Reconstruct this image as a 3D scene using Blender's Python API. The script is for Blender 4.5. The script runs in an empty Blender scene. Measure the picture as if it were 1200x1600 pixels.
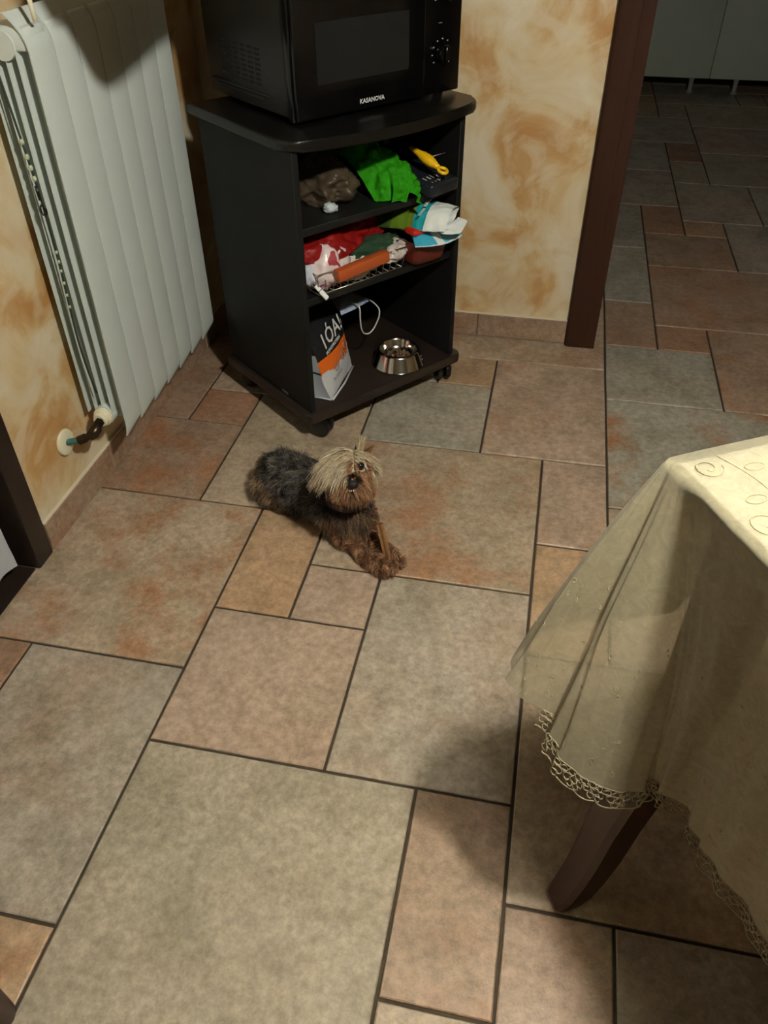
import bpy, bmesh, math, random
import numpy as np
from mathutils import Vector, Matrix, noise

# ------------------------------------------------------------------ camera, world, light, exposure
S = bpy.context.scene
COL = S.collection
random.seed(7)
cam_d = bpy.data.cameras.new('camera')
cam_d.sensor_fit = 'HORIZONTAL'; cam_d.sensor_width = 36.0
cam_d.lens = 36.0 * 1236.87 / 1200.0
cam_d.clip_start = 0.02
cam = bpy.data.objects.new('camera', cam_d); COL.objects.link(cam)
cam.location = (0, 0, 1.258)
cam.rotation_euler = (math.radians(49.53697), math.radians(0.29527), math.radians(11.55776))
S.camera = cam

W = bpy.data.worlds.new('world'); S.world = W; W.use_nodes = True
W.node_tree.nodes['Background'].inputs[0].default_value = (0.9, 0.95, 1.0, 1)
W.node_tree.nodes['Background'].inputs[1].default_value = 0.02

LAMP = (0.40, 0.47, 1.80)
def add_light(name, kind, loc, power, col, size=0.1, rot=None):
    d = bpy.data.lights.new(name, kind); d.energy = power; d.color = col
    if kind == 'POINT' or kind == 'SPOT': d.shadow_soft_size = size
    if kind == 'AREA': d.size = size
    o = bpy.data.objects.new(name, d); COL.objects.link(o); o.location = loc
    if rot: o.rotation_euler = rot
    return o
add_light('lamp_light', 'POINT', LAMP, 104, (1.0, 0.95, 0.855), 0.05)

S.view_settings.view_transform = 'Standard'
S.view_settings.look = 'None'
S.view_settings.gamma = 1.0
S.view_settings.use_curve_mapping = False
S.view_settings.exposure = 0.0

# ------------------------------------------------------------------ helpers
def rgb(r, g, b):
    f = lambda c: (c/255/12.92) if c/255 <= 0.04045 else ((c/255+0.055)/1.055)**2.4
    return (f(r), f(g), f(b), 1.0)

def newmat(name):
    m = bpy.data.materials.new(name); m.use_nodes = True
    nt = m.node_tree
    return m, nt, nt.nodes['Principled BSDF'], nt.nodes['Material Output']

def N(nt, typ, **kw):
    n = nt.nodes.new(typ)
    for k, v in kw.items():
        if k.startswith('i_'):
            key = k[2:].replace('_', ' ')
            n.inputs[key].default_value = v
        else: setattr(n, k, v)
    return n

def simple(name, col, rough=0.5, metal=0.0, spec=0.5, grain=0.0, gscale=60, bump=0.0, bscale=80, coat=0.0, alpha=None, trans=0.0):
    m, nt, b, out = newmat(name)
    b.inputs['Roughness'].default_value = rough
    b.inputs['Metallic'].default_value = metal
    b.inputs['Specular IOR Level'].default_value = spec
    b.inputs['Coat Weight'].default_value = coat
    b.inputs['Transmission Weight'].default_value = trans
    if alpha is not None: b.inputs['Alpha'].default_value = alpha
    tc = N(nt, 'ShaderNodeTexCoord')
    if grain > 0:
        nz = N(nt, 'ShaderNodeTexNoise', i_Scale=gscale, i_Detail=6.0, i_Roughness=0.6)
        nt.links.new(tc.outputs['Object'], nz.inputs['Vector'])
        mx = N(nt, 'ShaderNodeMix', data_type='RGBA')
        c2 = tuple(max(0, c*(1-grain)) for c in col[:3]) + (1,)
        c1 = tuple(min(1, c*(1+grain*0.6)) for c in col[:3]) + (1,)
        mx.inputs[6].default_value = c2; mx.inputs[7].default_value = c1
        rp = N(nt, 'ShaderNodeMapRange', i_From_Min=0.3, i_From_Max=0.7)
        nt.links.new(nz.outputs['Fac'], rp.inputs['Value'])
        nt.links.new(rp.outputs['Result'], mx.inputs[0])
        nt.links.new(mx.outputs[2], b.inputs['Base Color'])
    else: b.inputs['Base Color'].default_value = col
    if bump > 0:
        nb = N(nt, 'ShaderNodeTexNoise', i_Scale=bscale, i_Detail=4.0)
        nt.links.new(tc.outputs['Object'], nb.inputs['Vector'])
        bp = N(nt, 'ShaderNodeBump', i_Strength=bump, i_Distance=0.002)
        nt.links.new(nb.outputs['Fac'], bp.inputs['Height'])
        nt.links.new(bp.outputs['Normal'], b.inputs['Normal'])
    return m

# ---- tile: colour comes from each tile's own object colour; alpha holds the amount of rusty staining
def mat_tile():
    m, nt, b, out = newmat('glazed_stoneware')
    L = nt.links.new
    geo = N(nt, 'ShaderNodeNewGeometry'); oi = N(nt, 'ShaderNodeObjectInfo')
    sc = N(nt, 'ShaderNodeVectorMath', operation='SCALE'); sc.inputs[0].default_value = (37, 91, 53)
    L(oi.outputs['Random'], sc.inputs['Scale'])
    ad = N(nt, 'ShaderNodeVectorMath', operation='ADD'); L(geo.outputs['Position'], ad.inputs[0]); L(sc.outputs[0], ad.inputs[1])
    V = ad.outputs[0]
    n1 = N(nt, 'ShaderNodeTexNoise', i_Scale=4.5, i_Detail=9.0, i_Roughness=0.70); L(V, n1.inputs['Vector'])
    n2 = N(nt, 'ShaderNodeTexNoise', i_Scale=4.6, i_Detail=9.0, i_Roughness=0.68, i_Distortion=0.15)
    off = N(nt, 'ShaderNodeVectorMath', operation='ADD'); off.inputs[1].default_value = (11, 5, 3); L(V, off.inputs[0]); L(off.outputs[0], n2.inputs['Vector'])
    n3 = N(nt, 'ShaderNodeTexNoise', i_Scale=60.0, i_Detail=9.0, i_Roughness=0.78); L(V, n3.inputs['Vector'])
    n4 = N(nt, 'ShaderNodeTexNoise', i_Scale=9.0, i_Detail=10.0, i_Roughness=0.78); L(V, n4.inputs['Vector'])
    # warm/cool drift
    r1 = N(nt, 'ShaderNodeMapRange', i_From_Min=0.42, i_From_Max=0.60); L(n1.outputs['Fac'], r1.inputs['Value'])
    cool = N(nt, 'ShaderNodeMix', data_type='RGBA', blend_type='MULTIPLY'); cool.inputs[7].default_value = (0.84, 0.86, 0.84, 1)
    L(r1.outputs[0], cool.inputs[0]); L(oi.outputs['Color'], cool.inputs[6])
    # rust stains
    r2 = N(nt, 'ShaderNodeMapRange', i_From_Min=0.48, i_From_Max=0.62, i_To_Max=1.25); L(n2.outputs['Fac'], r2.inputs['Value'])
    ml = N(nt, 'ShaderNodeMath', operation='MULTIPLY', use_clamp=True); L(r2.outputs[0], ml.inputs[0]); L(oi.outputs['Alpha'], ml.inputs[1])
    st = N(nt, 'ShaderNodeMix', data_type='RGBA'); st.inputs[7].default_value = (0.34, 0.165, 0.080, 1)
    L(ml.outputs[0], st.inputs[0]); L(cool.outputs[2], st.inputs[6])
    # darker dapples
    r4 = N(nt, 'ShaderNodeMapRange', i_From_Min=0.48, i_From_Max=0.66, i_To_Min=0.0, i_To_Max=0.55); L(n4.outputs['Fac'], r4.inputs['Value'])
    dk = N(nt, 'ShaderNodeMix', data_type='RGBA', blend_type='MULTIPLY'); dk.inputs[7].default_value = (0.55, 0.50, 0.42, 1)
    L(r4.outputs[0], dk.inputs[0]); L(st.outputs[2], dk.inputs[6])
    r3 = N(nt, 'ShaderNodeMapRange', i_From_Min=0.38, i_From_Max=0.62, i_To_Min=0.66, i_To_Max=1.14); L(n3.outputs['Fac'], r3.inputs['Value'])
    fm = N(nt, 'ShaderNodeVectorMath', operation='SCALE'); L(dk.outputs[2], fm.inputs[0]); L(r3.outputs[0], fm.inputs['Scale'])
    L(fm.outputs[0], b.inputs['Base Color'])
    rr = N(nt, 'ShaderNodeMapRange', i_From_Min=0.3, i_From_Max=0.7, i_To_Min=0.36, i_To_Max=0.58); L(n4.outputs['Fac'], rr.inputs['Value'])
    L(rr.outputs[0], b.inputs['Roughness'])
    b.inputs['Specular IOR Level'].default_value = 0.45
    nb = N(nt, 'ShaderNodeTexNoise', i_Scale=55.0, i_Detail=7.0, i_Roughness=0.65); L(V, nb.inputs['Vector'])
    nb2 = N(nt, 'ShaderNodeTexNoise', i_Scale=7.0, i_Detail=3.0); L(V, nb2.inputs['Vector'])
    sm = N(nt, 'ShaderNodeMath', operation='MULTIPLY_ADD'); L(nb2.outputs['Fac'], sm.inputs[0]); sm.inputs[1].default_value = 2.2; L(nb.outputs['Fac'], sm.inputs[2])
    bp = N(nt, 'ShaderNodeBump', i_Strength=0.5, i_Distance=0.0022); L(sm.outputs[0], bp.inputs['Height'])
    L(bp.outputs['Normal'], b.inputs['Normal'])
    return m

def mat_stucco():
    m, nt, b, out = newmat('ochre_brushed_plaster')
    L = nt.links.new
    geo = N(nt, 'ShaderNodeNewGeometry')
    n1 = N(nt, 'ShaderNodeTexNoise', i_Scale=4.6, i_Detail=6.0, i_Roughness=0.55, i_Distortion=0.7); L(geo.outputs['Position'], n1.inputs['Vector'])
    n2 = N(nt, 'ShaderNodeTexNoise', i_Scale=7.0, i_Detail=5.0, i_Roughness=0.55, i_Distortion=1.2); L(geo.outputs['Position'], n2.inputs['Vector'])
    r = N(nt, 'ShaderNodeValToRGB')
    e = r.color_ramp.elements
    e[0].position = 0.40; e[0].color = rgb(214, 204, 178)
    e[1].position = 0.67; e[1].color = rgb(178, 134, 78)
    x = e.new(0.50); x.color = rgb(204, 186, 146)
    x = e.new(0.57); x.color = rgb(192, 158, 108)
    L(n1.outputs['Fac'], r.inputs['Fac'])
    r2 = N(nt, 'ShaderNodeMapRange', i_From_Min=0.47, i_From_Max=0.60, i_To_Max=0.6); L(n2.outputs['Fac'], r2.inputs['Value'])
    mx = N(nt, 'ShaderNodeMix', data_type='RGBA'); mx.inputs[7].default_value = rgb(212, 200, 172)
    L(r2.outputs[0], mx.inputs[0]); L(r.outputs[0], mx.inputs[6])
    L(mx.outputs[2], b.inputs['Base Color'])
    b.inputs['Roughness'].default_value = 0.62
    n3 = N(nt, 'ShaderNodeTexNoise', i_Scale=14.0, i_Detail=6.0, i_Distortion=1.5); L(geo.outputs['Position'], n3.inputs['Vector'])
    bp = N(nt, 'ShaderNodeBump', i_Strength=0.35, i_Distance=0.004); L(n3.outputs['Fac'], bp.inputs['Height']); L(bp.outputs['Normal'], b.inputs['Normal'])
    return m

def mat_wood(name, c1, c2, rough=0.45, scale=9, stretch=(1, 1, 0.08)):
    m, nt, b, out = newmat(name)
    L = nt.links.new
    tc = N(nt, 'ShaderNodeTexCoord'); mp = N(nt, 'ShaderNodeMapping'); mp.inputs['Scale'].default_value = stretch
    L(tc.outputs['Object'], mp.inputs['Vector'])
    n1 = N(nt, 'ShaderNodeTexNoise', i_Scale=scale*6, i_Detail=6.0, i_Distortion=0.8); L(mp.outputs[0], n1.inputs['Vector'])
    mx = N(nt, 'ShaderNodeMix', data_type='RGBA'); mx.inputs[6].default_value = c1; mx.inputs[7].default_value = c2
    L(n1.outputs['Fac'], mx.inputs[0]); L(mx.outputs[2], b.inputs['Base Color'])
    b.inputs['Roughness'].default_value = rough
    bp = N(nt, 'ShaderNodeBump', i_Strength=0.15, i_Distance=0.001); L(n1.outputs['Fac'], bp.inputs['Height']); L(bp.outputs['Normal'], b.inputs['Normal'])
    return m

def mat_thin(name, col, trans=0.3, clear=0.0, rough=0.6, grain=0.15, gscale=90, spec=0.3, bump=0.2):
    """cloth or plastic film: diffuse + translucent, part of the light passing straight through the weave"""
    m, nt, b, out = newmat(name)
    L = nt.links.new
    tc = N(nt, 'ShaderNodeTexCoord')
    nz = N(nt, 'ShaderNodeTexNoise', i_Scale=gscale, i_Detail=7.0, i_Roughness=0.7); L(tc.outputs['Object'], nz.inputs['Vector'])
    mx = N(nt, 'ShaderNodeMix', data_type='RGBA')
    mx.inputs[6].default_value = tuple(c*(1-grain) for c in col[:3])+(1,)
    mx.inputs[7].default_value = tuple(min(1, c*(1+grain)) for c in col[:3])+(1,)
    L(nz.outputs['Fac'], mx.inputs[0]); L(mx.outputs[2], b.inputs['Base Color'])
    b.inputs['Roughness'].default_value = rough; b.inputs['Specular IOR Level'].default_value = spec
    bp = N(nt, 'ShaderNodeBump', i_Strength=bump, i_Distance=0.001); L(nz.outputs['Fac'], bp.inputs['Height']); L(bp.outputs['Normal'], b.inputs['Normal'])
    tr = N(nt, 'ShaderNodeBsdfTranslucent'); L(mx.outputs[2], tr.inputs['Color'])
    ms = N(nt, 'ShaderNodeMixShader'); ms.inputs[0].default_value = trans
    L(b.outputs[0], ms.inputs[1]); L(tr.outputs[0], ms.inputs[2])
    last = ms
    if clear > 0:
        tp = N(nt, 'ShaderNodeBsdfTransparent')
        m2 = N(nt, 'ShaderNodeMixShader'); m2.inputs[0].default_value = clear
        L(ms.outputs[0], m2.inputs[1]); L(tp.outputs[0], m2.inputs[2]); last = m2
    L(last.outputs[0], out.inputs['Surface'])
    return m

M = {}
M['tile'] = mat_tile()
M['stucco'] = mat_stucco()
M['grout'] = simple('dark_grout', rgb(52, 42, 30), 0.9, grain=0.3, gscale=120)
M['ceiling'] = simple('ceiling_paint', rgb(120, 110, 92), 0.8, grain=0.03, gscale=8)  # ceiling colour darkened to lower the bounced fill light
M['kitchen_wall'] = simple('darkened_kitchen_paint', rgb(120, 116, 100), 0.7, grain=0.05, gscale=8)  # kitchen walls darkened so less light bounces beyond the doorway
M['darkwood'] = mat_wood('walnut_door_wood', rgb(40, 21, 11), rgb(54, 28, 15), 0.7)
M['darkwood'].node_tree.nodes['Principled BSDF'].inputs['Specular IOR Level'].default_value = .2
M['blackwood'] = mat_wood('espresso_door_wood', rgb(22, 14, 11), rgb(32, 20, 15), 0.5)
M['legwood'] = mat_wood('dark_mahogany', rgb(40, 18, 13), rgb(60, 28, 20), 0.4)
M['radiator'] = simple('white_radiator_enamel', rgb(200, 210, 205), 0.45, grain=0.03, gscale=10)
M['brass'] = simple('dark_bronze_fitting', rgb(58, 48, 38), 0.32, 0.8)
M['teal'] = simple('oxidised_copper_pipe', rgb(70, 125, 120), 0.5, 0.3, grain=0.3, gscale=60)
M['cream_plastic'] = simple('cream_plastic', rgb(228, 224, 196), 0.45)
M['cart'] = simple('black_laminate', rgb(9, 9, 9), 0.32, grain=0.15, gscale=150, spec=0.45)
M['cart_side'] = simple('matt_black_laminate', rgb(13, 14, 15), 0.6, grain=0.15, gscale=150, spec=0.25)
M['cart_base'] = simple('brown_black_laminate', rgb(36, 28, 25), 0.4, grain=0.1, gscale=150, spec=0.4)
M['black_plastic'] = simple('black_plastic', rgb(14, 14, 15), 0.3)
M['mw_body'] = simple('black_enamelled_steel', rgb(27, 27, 25), 0.45)
M['mw_front'] = simple('black_glossy_front', rgb(6, 6, 7), 0.2)
M['mw_glass'] = simple('smoked_glass', rgb(24, 26, 27), 0.2, spec=0.5)
M['vent'] = simple('vent_black', rgb(3, 3, 3), 0.9)
M['print_white'] = simple('white_print', rgb(214, 216, 214), 0.5)
M['print_grey'] = simple('grey_print', rgb(150, 152, 155), 0.5)
M['steel'] = simple('brushed_steel', rgb(205, 200, 190), 0.16, 1.0, grain=0.1, gscale=200)
M['chrome_wire'] = simple('zinc_wire', rgb(180, 175, 165), 0.3, 0.9)

def link(o, parent=None):
    COL.objects.link(o)
    if parent is not None: o.parent = parent
    return o
def tag(o, label, cat, group=None, kind=None):
    o['label'] = label
    o['category'] = cat
    if group: o['group'] = group
    if kind: o['kind'] = kind
    return o
def empty(name, label, cat, loc=(0, 0, 0), rz=0.0, group=None):
    o = bpy.data.objects.new(name, None); COL.objects.link(o)
    o.location = loc; o.rotation_euler = (0, 0, rz); o.empty_display_size = 0.05
    return tag(o, label, cat, group)
def struct_empty(name, loc=(0, 0, 0)):
    o = bpy.data.objects.new(name, None); COL.objects.link(o); o.location = loc; o['kind'] = 'structure'
    return o

def finish(bm, name, mats, parent=None, smooth=False, kind=None, auto=None):
    me = bpy.data.meshes.new(name); bm.normal_update(); bm.to_mesh(me); bm.free()
    for m in (mats if isinstance(mats, (list, tuple)) else [mats]): me.materials.append(m)
    if smooth:
        for p in me.polygons: p.use_smooth = True
    if auto is not None:
        for p in me.polygons: p.use_smooth = True
        me.set_sharp_from_angle(angle=math.radians(auto))
    o = bpy.data.objects.new(name, me); link(o, parent)
    if kind: o['kind'] = kind
    return o

def box(bm, x0, x1, y0, y1, z0, z1, bev=0.0, seg=2, mat=0, M4=None):
    r = bmesh.ops.create_cube(bm, size=1.0)
    vs = r['verts']
    for v in vs:
        v.co = Vector(((x0+x1)/2 + v.co.x*(x1-x0), (y0+y1)/2 + v.co.y*(y1-y0), (z0+z1)/2 + v.co.z*(z1-z0)))
    fs = set(f for v in vs for f in v.link_faces)
    for f in fs: f.material_index = mat
    if bev > 0:
        es = list(set(e for v in vs for e in v.link_edges))
        rr = bmesh.ops.bevel(bm, geom=es, offset=bev, segments=seg, profile=0.5, affect='EDGES')
        vs = list(set(v for f in rr['faces'] for v in f.verts) | set(v for v in vs if v.is_valid))
        for f in rr['faces']: f.material_index = mat
    if M4 is not None:
        for v in vs: v.co = M4 @ v.co
    return vs
def boxobj(name, dims, m, parent=None, bev=0.0, seg=2, kind=None):
    bm = bmesh.new(); box(bm, *dims, bev=bev, seg=seg)
    return finish(bm, name, m, parent, kind=kind, auto=40 if bev > 0 else None)

def tube(bm, pts, rad, sides=8, cap=True, closed=False):
    """sweep a circle along points; rad is a number or a list"""
    pts = [Vector(p) for p in pts]; n = len(pts)
    rs = rad if isinstance(rad, (list, tuple)) else [rad]*n
    rings = []; up = None
    for i, p in enumerate(pts):
        a = pts[(i-1) % n] if (closed or i > 0) else pts[i]
        b = pts[(i+1) % n] if (closed or i < n-1) else pts[i]
        t = (b-a).normalized()
        if up is None:
            up = t.orthogonal().normalized()
        else:
            up = (up - t*up.dot(t))
            up = up.normalized() if up.length > 1e-6 else t.orthogonal().normalized()
        s = t.cross(up)
        rings.append([bm.verts.new(p + (up*math.cos(2*math.pi*k/sides) + s*math.sin(2*math.pi*k/sides))*rs[i]) for k in range(sides)])
    m = n if closed else n-1
    for i in range(m):
        A, B = rings[i], rings[(i+1) % n]
        for k in range(sides):
            bm.faces.new((A[k], A[(k+1) % sides], B[(k+1) % sides], B[k]))
    if cap and not closed:
        bm.faces.new(rings[0][::-1]); bm.faces.new(rings[-1])
    return rings
def lathe(bm, prof, c=(0, 0, 0), seg=32, mat=0):
    """revolve (r,z) profile about z through c"""
    rings = []
    for r, z in prof:
        if r < 1e-6: rings.append([bm.verts.new((c[0], c[1], c[2]+z))])
        else: rings.append([bm.verts.new((c[0]+r*math.cos(2*math.pi*k/seg), c[1]+r*math.sin(2*math.pi*k/seg), c[2]+z)) for k in range(seg)])
    for A, B in zip(rings, rings[1:]):
        for k in range(seg):
            k2 = (k+1) % seg
            if len(A) == 1 and len(B) == 1: continue
            if len(A) == 1: f = bm.faces.new((A[0], B[k2], B[k]))
            elif len(B) == 1: f = bm.faces.new((A[k], A[k2], B[0]))
            else: f = bm.faces.new((A[k], A[k2], B[k2], B[k]))
            f.material_index = mat
def prism(bm, poly, z0, z1, bev=0.0, seg=2):
    """extrude plan polygon from z0 to z1"""
    vs0 = [bm.verts.new((x, y, z0)) for x, y in poly]; vs1 = [bm.verts.new((x, y, z1)) for x, y in poly]
    n = len(poly)
    f0 = bm.faces.new(vs0[::-1]); f1 = bm.faces.new(vs1)
    for k in range(n): bm.faces.new((vs0[k], vs0[(k+1) % n], vs1[(k+1) % n], vs1[k]))
    if bev > 0:
        es = [e for f in (f0, f1) for e in f.edges]
        bmesh.ops.bevel(bm, geom=list(set(es)), offset=bev, segments=seg, profile=0.5, affect='EDGES')

def catmull(P, t):
    n = len(P)-1; x = min(max(t, 0), 1)*n; i = min(int(x), n-1); f = x-i
    p0 = P[max(i-1, 0)]; p1 = P[i]; p2 = P[i+1]; p3 = P[min(i+2, n)]
    return 0.5*((2*p1) + (p2-p0)*f + (2*p0-5*p1+4*p2-p3)*f*f + (3*p1-p0-3*p2+p3)*f*f*f)
def crease(p, s):
    """sharp-ridged noise for crumpled film and paper"""
    v = 0; a = 1; q = Vector(p)*s
    for k in range(3):
        v += a*(1-2*abs(noise.noise(q)))
        q = q*2.1 + Vector((3.1, 1.7, 5.3)); a *= 0.5
    return v-0.9
def patch(bm, ctrl, nu, nv, amp=0.0, sc=20, seed=0, mat=0, matf=None):
    """smooth sheet through a grid of control points, crumpled along its normal"""
    rows = [[Vector(p) for p in r] for r in ctrl]
    G = []
    for i in range(nu+1):
        t = i/nu
        G.append([])
        for j in range(nv+1):
            s = j/nv
            G[-1].append(catmull([catmull(r, s) for r in rows], t))
    V = []
    for i in range(nu+1):
        V.append([])
        for j in range(nv+1):
            a = G[min(i+1, nu)][j]-G[max(i-1, 0)][j]; b = G[i][min(j+1, nv)]-G[i][max(j-1, 0)]
            nn = a.cross(b); nn = nn.normalized() if nn.length > 1e-12 else Vector((0, 0, 1))
            p = G[i][j]
            d = amp*crease(p+Vector((seed*1.3, seed*0.7, seed*2.1)), sc) if amp else 0
            V[-1].append(bm.verts.new(p + nn*d))
    for i in range(nu):
        for j in range(nv):
            try:
                f = bm.faces.new((V[i][j], V[i+1][j], V[i+1][j+1], V[i][j+1])); f.material_index = matf(i/nu, j/nv) if matf else mat
            except ValueError: pass
    return V
def blob(bm, c, r, amp=0.15, sc=12, seed=0, sub=4, zmin=None, power=1.0, mat=0, rot=0):
    """crumpled closed lump"""
    q = bmesh.ops.create_icosphere(bm, subdivisions=sub, radius=1.0)
    for v in q['verts']:
        n = v.co.normalized()
        d = 1 + amp*crease(n*1.0+Vector((seed, seed*2.3, seed*1.1)), sc/10)
        p = Vector((math.copysign(abs(n.x)**power, n.x)*r[0], math.copysign(abs(n.y)**power, n.y)*r[1], math.copysign(abs(n.z)**power, n.z)*r[2]))*d
        if rot: p = Matrix.Rotation(rot, 3, 'Z') @ p
        p += Vector(c)
        if zmin is not None and p.z < zmin: p.z = zmin + 0.0005*abs(n.x)
        v.co = p
    for f in set(f for v in q['verts'] for f in v.link_faces): f.material_index = mat
def text_obj(name, body, size, m, parent, M4, extrude=0.0003, bold=0.0, align='LEFT', sx=1.0, shear=0.0):
    cu = bpy.data.curves.new(name, 'FONT'); cu.body = body; cu.size = size; cu.extrude = extrude; cu.offset = bold
    cu.align_x = align; cu.resolution_u = 2; cu.shear = shear
    cu.materials.append(m)
    t = bpy.data.objects.new('t', cu); COL.objects.link(t)
    me = bpy.data.meshes.new_from_object(t.evaluated_get(bpy.context.evaluated_depsgraph_get())); bpy.data.objects.remove(t); bpy.data.curves.remove(cu)
    me.name = name
    o = bpy.data.objects.new(name, me); link(o, parent)
    o.matrix_local = M4 @ Matrix.Diagonal((sx, 1, 1, 1))
    return o
def frame(o, x, y):
    """matrix whose local x,y follow the given directions"""
    x = Vector(x).normalized(); y = Vector(y); y = (y-x*y.dot(x)).normalized(); z = x.cross(y)
    m = Matrix.Identity(4)
    for i in range(3): m[i][0] = x[i]; m[i][1] = y[i]; m[i][2] = z[i]; m[i][3] = o[i]
    return m

# ------------------------------------------------------------------ room shell
XL = -1.035; YB = 2.395; JX = 0.105; WT = 0.12
CEIL = 2.65; XR = 2.1; YF = -1.3
def wall(name, dims, m):
    return boxobj(name, dims, m, kind='structure')
floor = boxobj('floor', (XL-0.25, 3.2, YF-0.1, 7.0, -0.06, -0.0045), M['grout'], kind='structure')
# walls of this room
bm = bmesh.new()
box(bm, XL-0.12, XL, 1.155, YB+WT, 0, CEIL)
box(bm, XL-0.12, XL, YF, 0.15, 0, CEIL)
box(bm, XL-0.12, XL, 0.15, 1.155, 2.1, CEIL)
finish(bm, 'wall_left', M['stucco'], kind='structure')
bm = bmesh.new()
box(bm, XL, JX+0.01, YB, YB+WT, 0, CEIL)
box(bm, JX+0.01, 1.16, YB, YB+WT, 2.12, CEIL)
box(bm, 1.16, XR+0.1, YB, YB+WT, 0, CEIL)
finish(bm, 'wall_back', M['stucco'], kind='structure')
M['darkened_paint'] = simple('darkened_wall_paint', rgb(104, 88, 62), .8)  # unseen right and front walls, colour darkened to cut fill light
wall('wall_right', (XR, XR+0.1, YF, YB, 0, CEIL), M['darkened_paint'])
wall('wall_front', (XL-0.12, XR+0.1, YF-0.1, YF, 0, CEIL), M['darkened_paint'])
wall('ceiling', (XL-0.12, 3.2, YF-0.1, 7.0, CEIL, CEIL+0.1), M['ceiling'])
# kitchen beyond the doorway
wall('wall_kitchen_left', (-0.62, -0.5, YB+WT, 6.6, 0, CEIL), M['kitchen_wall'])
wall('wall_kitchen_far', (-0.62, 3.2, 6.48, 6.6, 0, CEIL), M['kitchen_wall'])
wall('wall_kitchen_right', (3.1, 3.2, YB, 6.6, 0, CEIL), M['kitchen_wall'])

# ------------------------------------------------------------------ floor tiles (modular opus pattern)
UX, UY = 0.1663, 0.16744
X0, Y0 = -0.5976, 0.3963
T = {
 'beige': (0.430, 0.340, 0.245), 'grey': (0.400, 0.345, 0.275), 'pink': (0.440, 0.330, 0.250), 'green': (0.385, 0.332, 0.248),
 'orange': (0.435, 0.300, 0.185), 'rust': (0.360, 0.215, 0.140), 'brown': (0.370, 0.262, 0.185), 'silver': (0.375, 0.350, 0.285),
}
tiles = [ # i0 j0 i1 j1 tone stain
 (-3, 3, 0, 6, 'beige', .8), (-2, 0, 0, 3, 'grey', .2), (-4, 1, -2, 3, 'rust', .3), (0, -1, 3, 2, 'green', .05), (0, 2, 2, 4, 'pink', .12),
 (0, 4, 1, 6, 'orange', .22), (1, 4, 2, 5, 'pink', .08), (2, 2, 4, 5, 'grey', .15), (1, 5, 4, 8, 'beige', .6), (3, 0, 4, 2, 'brown', .35),
 (-3, 6, -1, 8, 'brown', .75), (-1, 6, 1, 9, 'beige', .1), (-2, 8, -1, 9, 'rust', .4), (-2, 9, 0, 11, 'beige', .2), (-4, 8, -2, 11, 'brown', .4),
 (1, 8, 3, 10, 'silver', .15), (3, 8, 5, 11, 'pink', .45), (2, 10, 3, 11, 'orange', .2), (0, 9, 1, 11, 'beige', .2), (1, 10, 2, 11, 'grey', .2),
 (2, 11, 5, 14, 'beige', .4), (-1, 11, 2, 14, 'beige', .2), (-4, 11, -1, 14, 'brown', .3),
 (4, 6, 5, 8, 'pink', .3), (4, 4, 5, 6, 'orange', .2), (4, 1, 7, 4, 'beige', .2), (5, 4, 8, 7, 'beige', .3), (5, 7, 8, 10, 'silver', .75),
 (5, 10, 7, 12, 'silver', .1), (5, 12, 6, 14, 'brown', .3), (6, 12, 7, 13, 'rust', .3), (7, 10, 10, 13, 'brown', .85), (6, 13, 9, 16, 'brown', .5),
 (5, 14, 6, 17, 'silver', .1), (6, 16, 8, 18, 'brown', .2), (7, 18, 8, 19, 'orange', .3), (6, 18, 7, 20, 'rust', .35), (5, 17, 6, 20, 'silver', .1),
 (8, 16, 10, 19, 'grey', .15), (4, 20, 7, 23, 'grey', .1), (7, 19, 9, 22, 'grey', .2), (7, 24, 8, 26, 'rust', .3), (8, 22, 10, 25, 'green', .2),
 (3, -1, 4, 0, 'beige', .1), (4, -1, 5, 1, 'brown', .4), (5, -2, 8, 1, 'grey', .2), (-1, -2, 0, 0, 'orange', .4), (-3, -2, -1, 0, 'orange', .5),
 (-4, 3, -3, 6, 'beige', .4), (-4, 6, -3, 8, 'brown', .4),
]
occ = set()
for t in tiles:
    for i in range(t[0], t[2]):
        for j in range(t[1], t[3]): occ.add((i, j))
rt = random.Random(3)
IMIN, IMAX, JMIN, JMAX = -4, 16, -9, 36
sizes = [(3, 3), (2, 3), (2, 2), (3, 2), (1, 2), (2, 1), (1, 1)]
for j in range(JMIN, JMAX):
    for i in range(IMIN, IMAX):
        if (i, j) in occ: continue
        if j < 14 and i > 15: continue
        cand = sizes[:]; rt.shuffle(cand); cand.sort(key=lambda s: -s[0]*s[1] + rt.random()*6)
        for w, h in cand + [(1, 1)]:
            cells = [(a, b) for a in range(i, i+w) for b in range(j, j+h)]
            if all(c not in occ and c[0] < IMAX and c[1] < JMAX for c in cells):
                occ.update(cells)
                tiles.append((i, j, i+w, j+h, rt.choice(['beige', 'grey', 'pink', 'silver', 'brown', 'green', 'orange']), rt.choice([.1, .2, .4])))
                break
g = 0.0028
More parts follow.
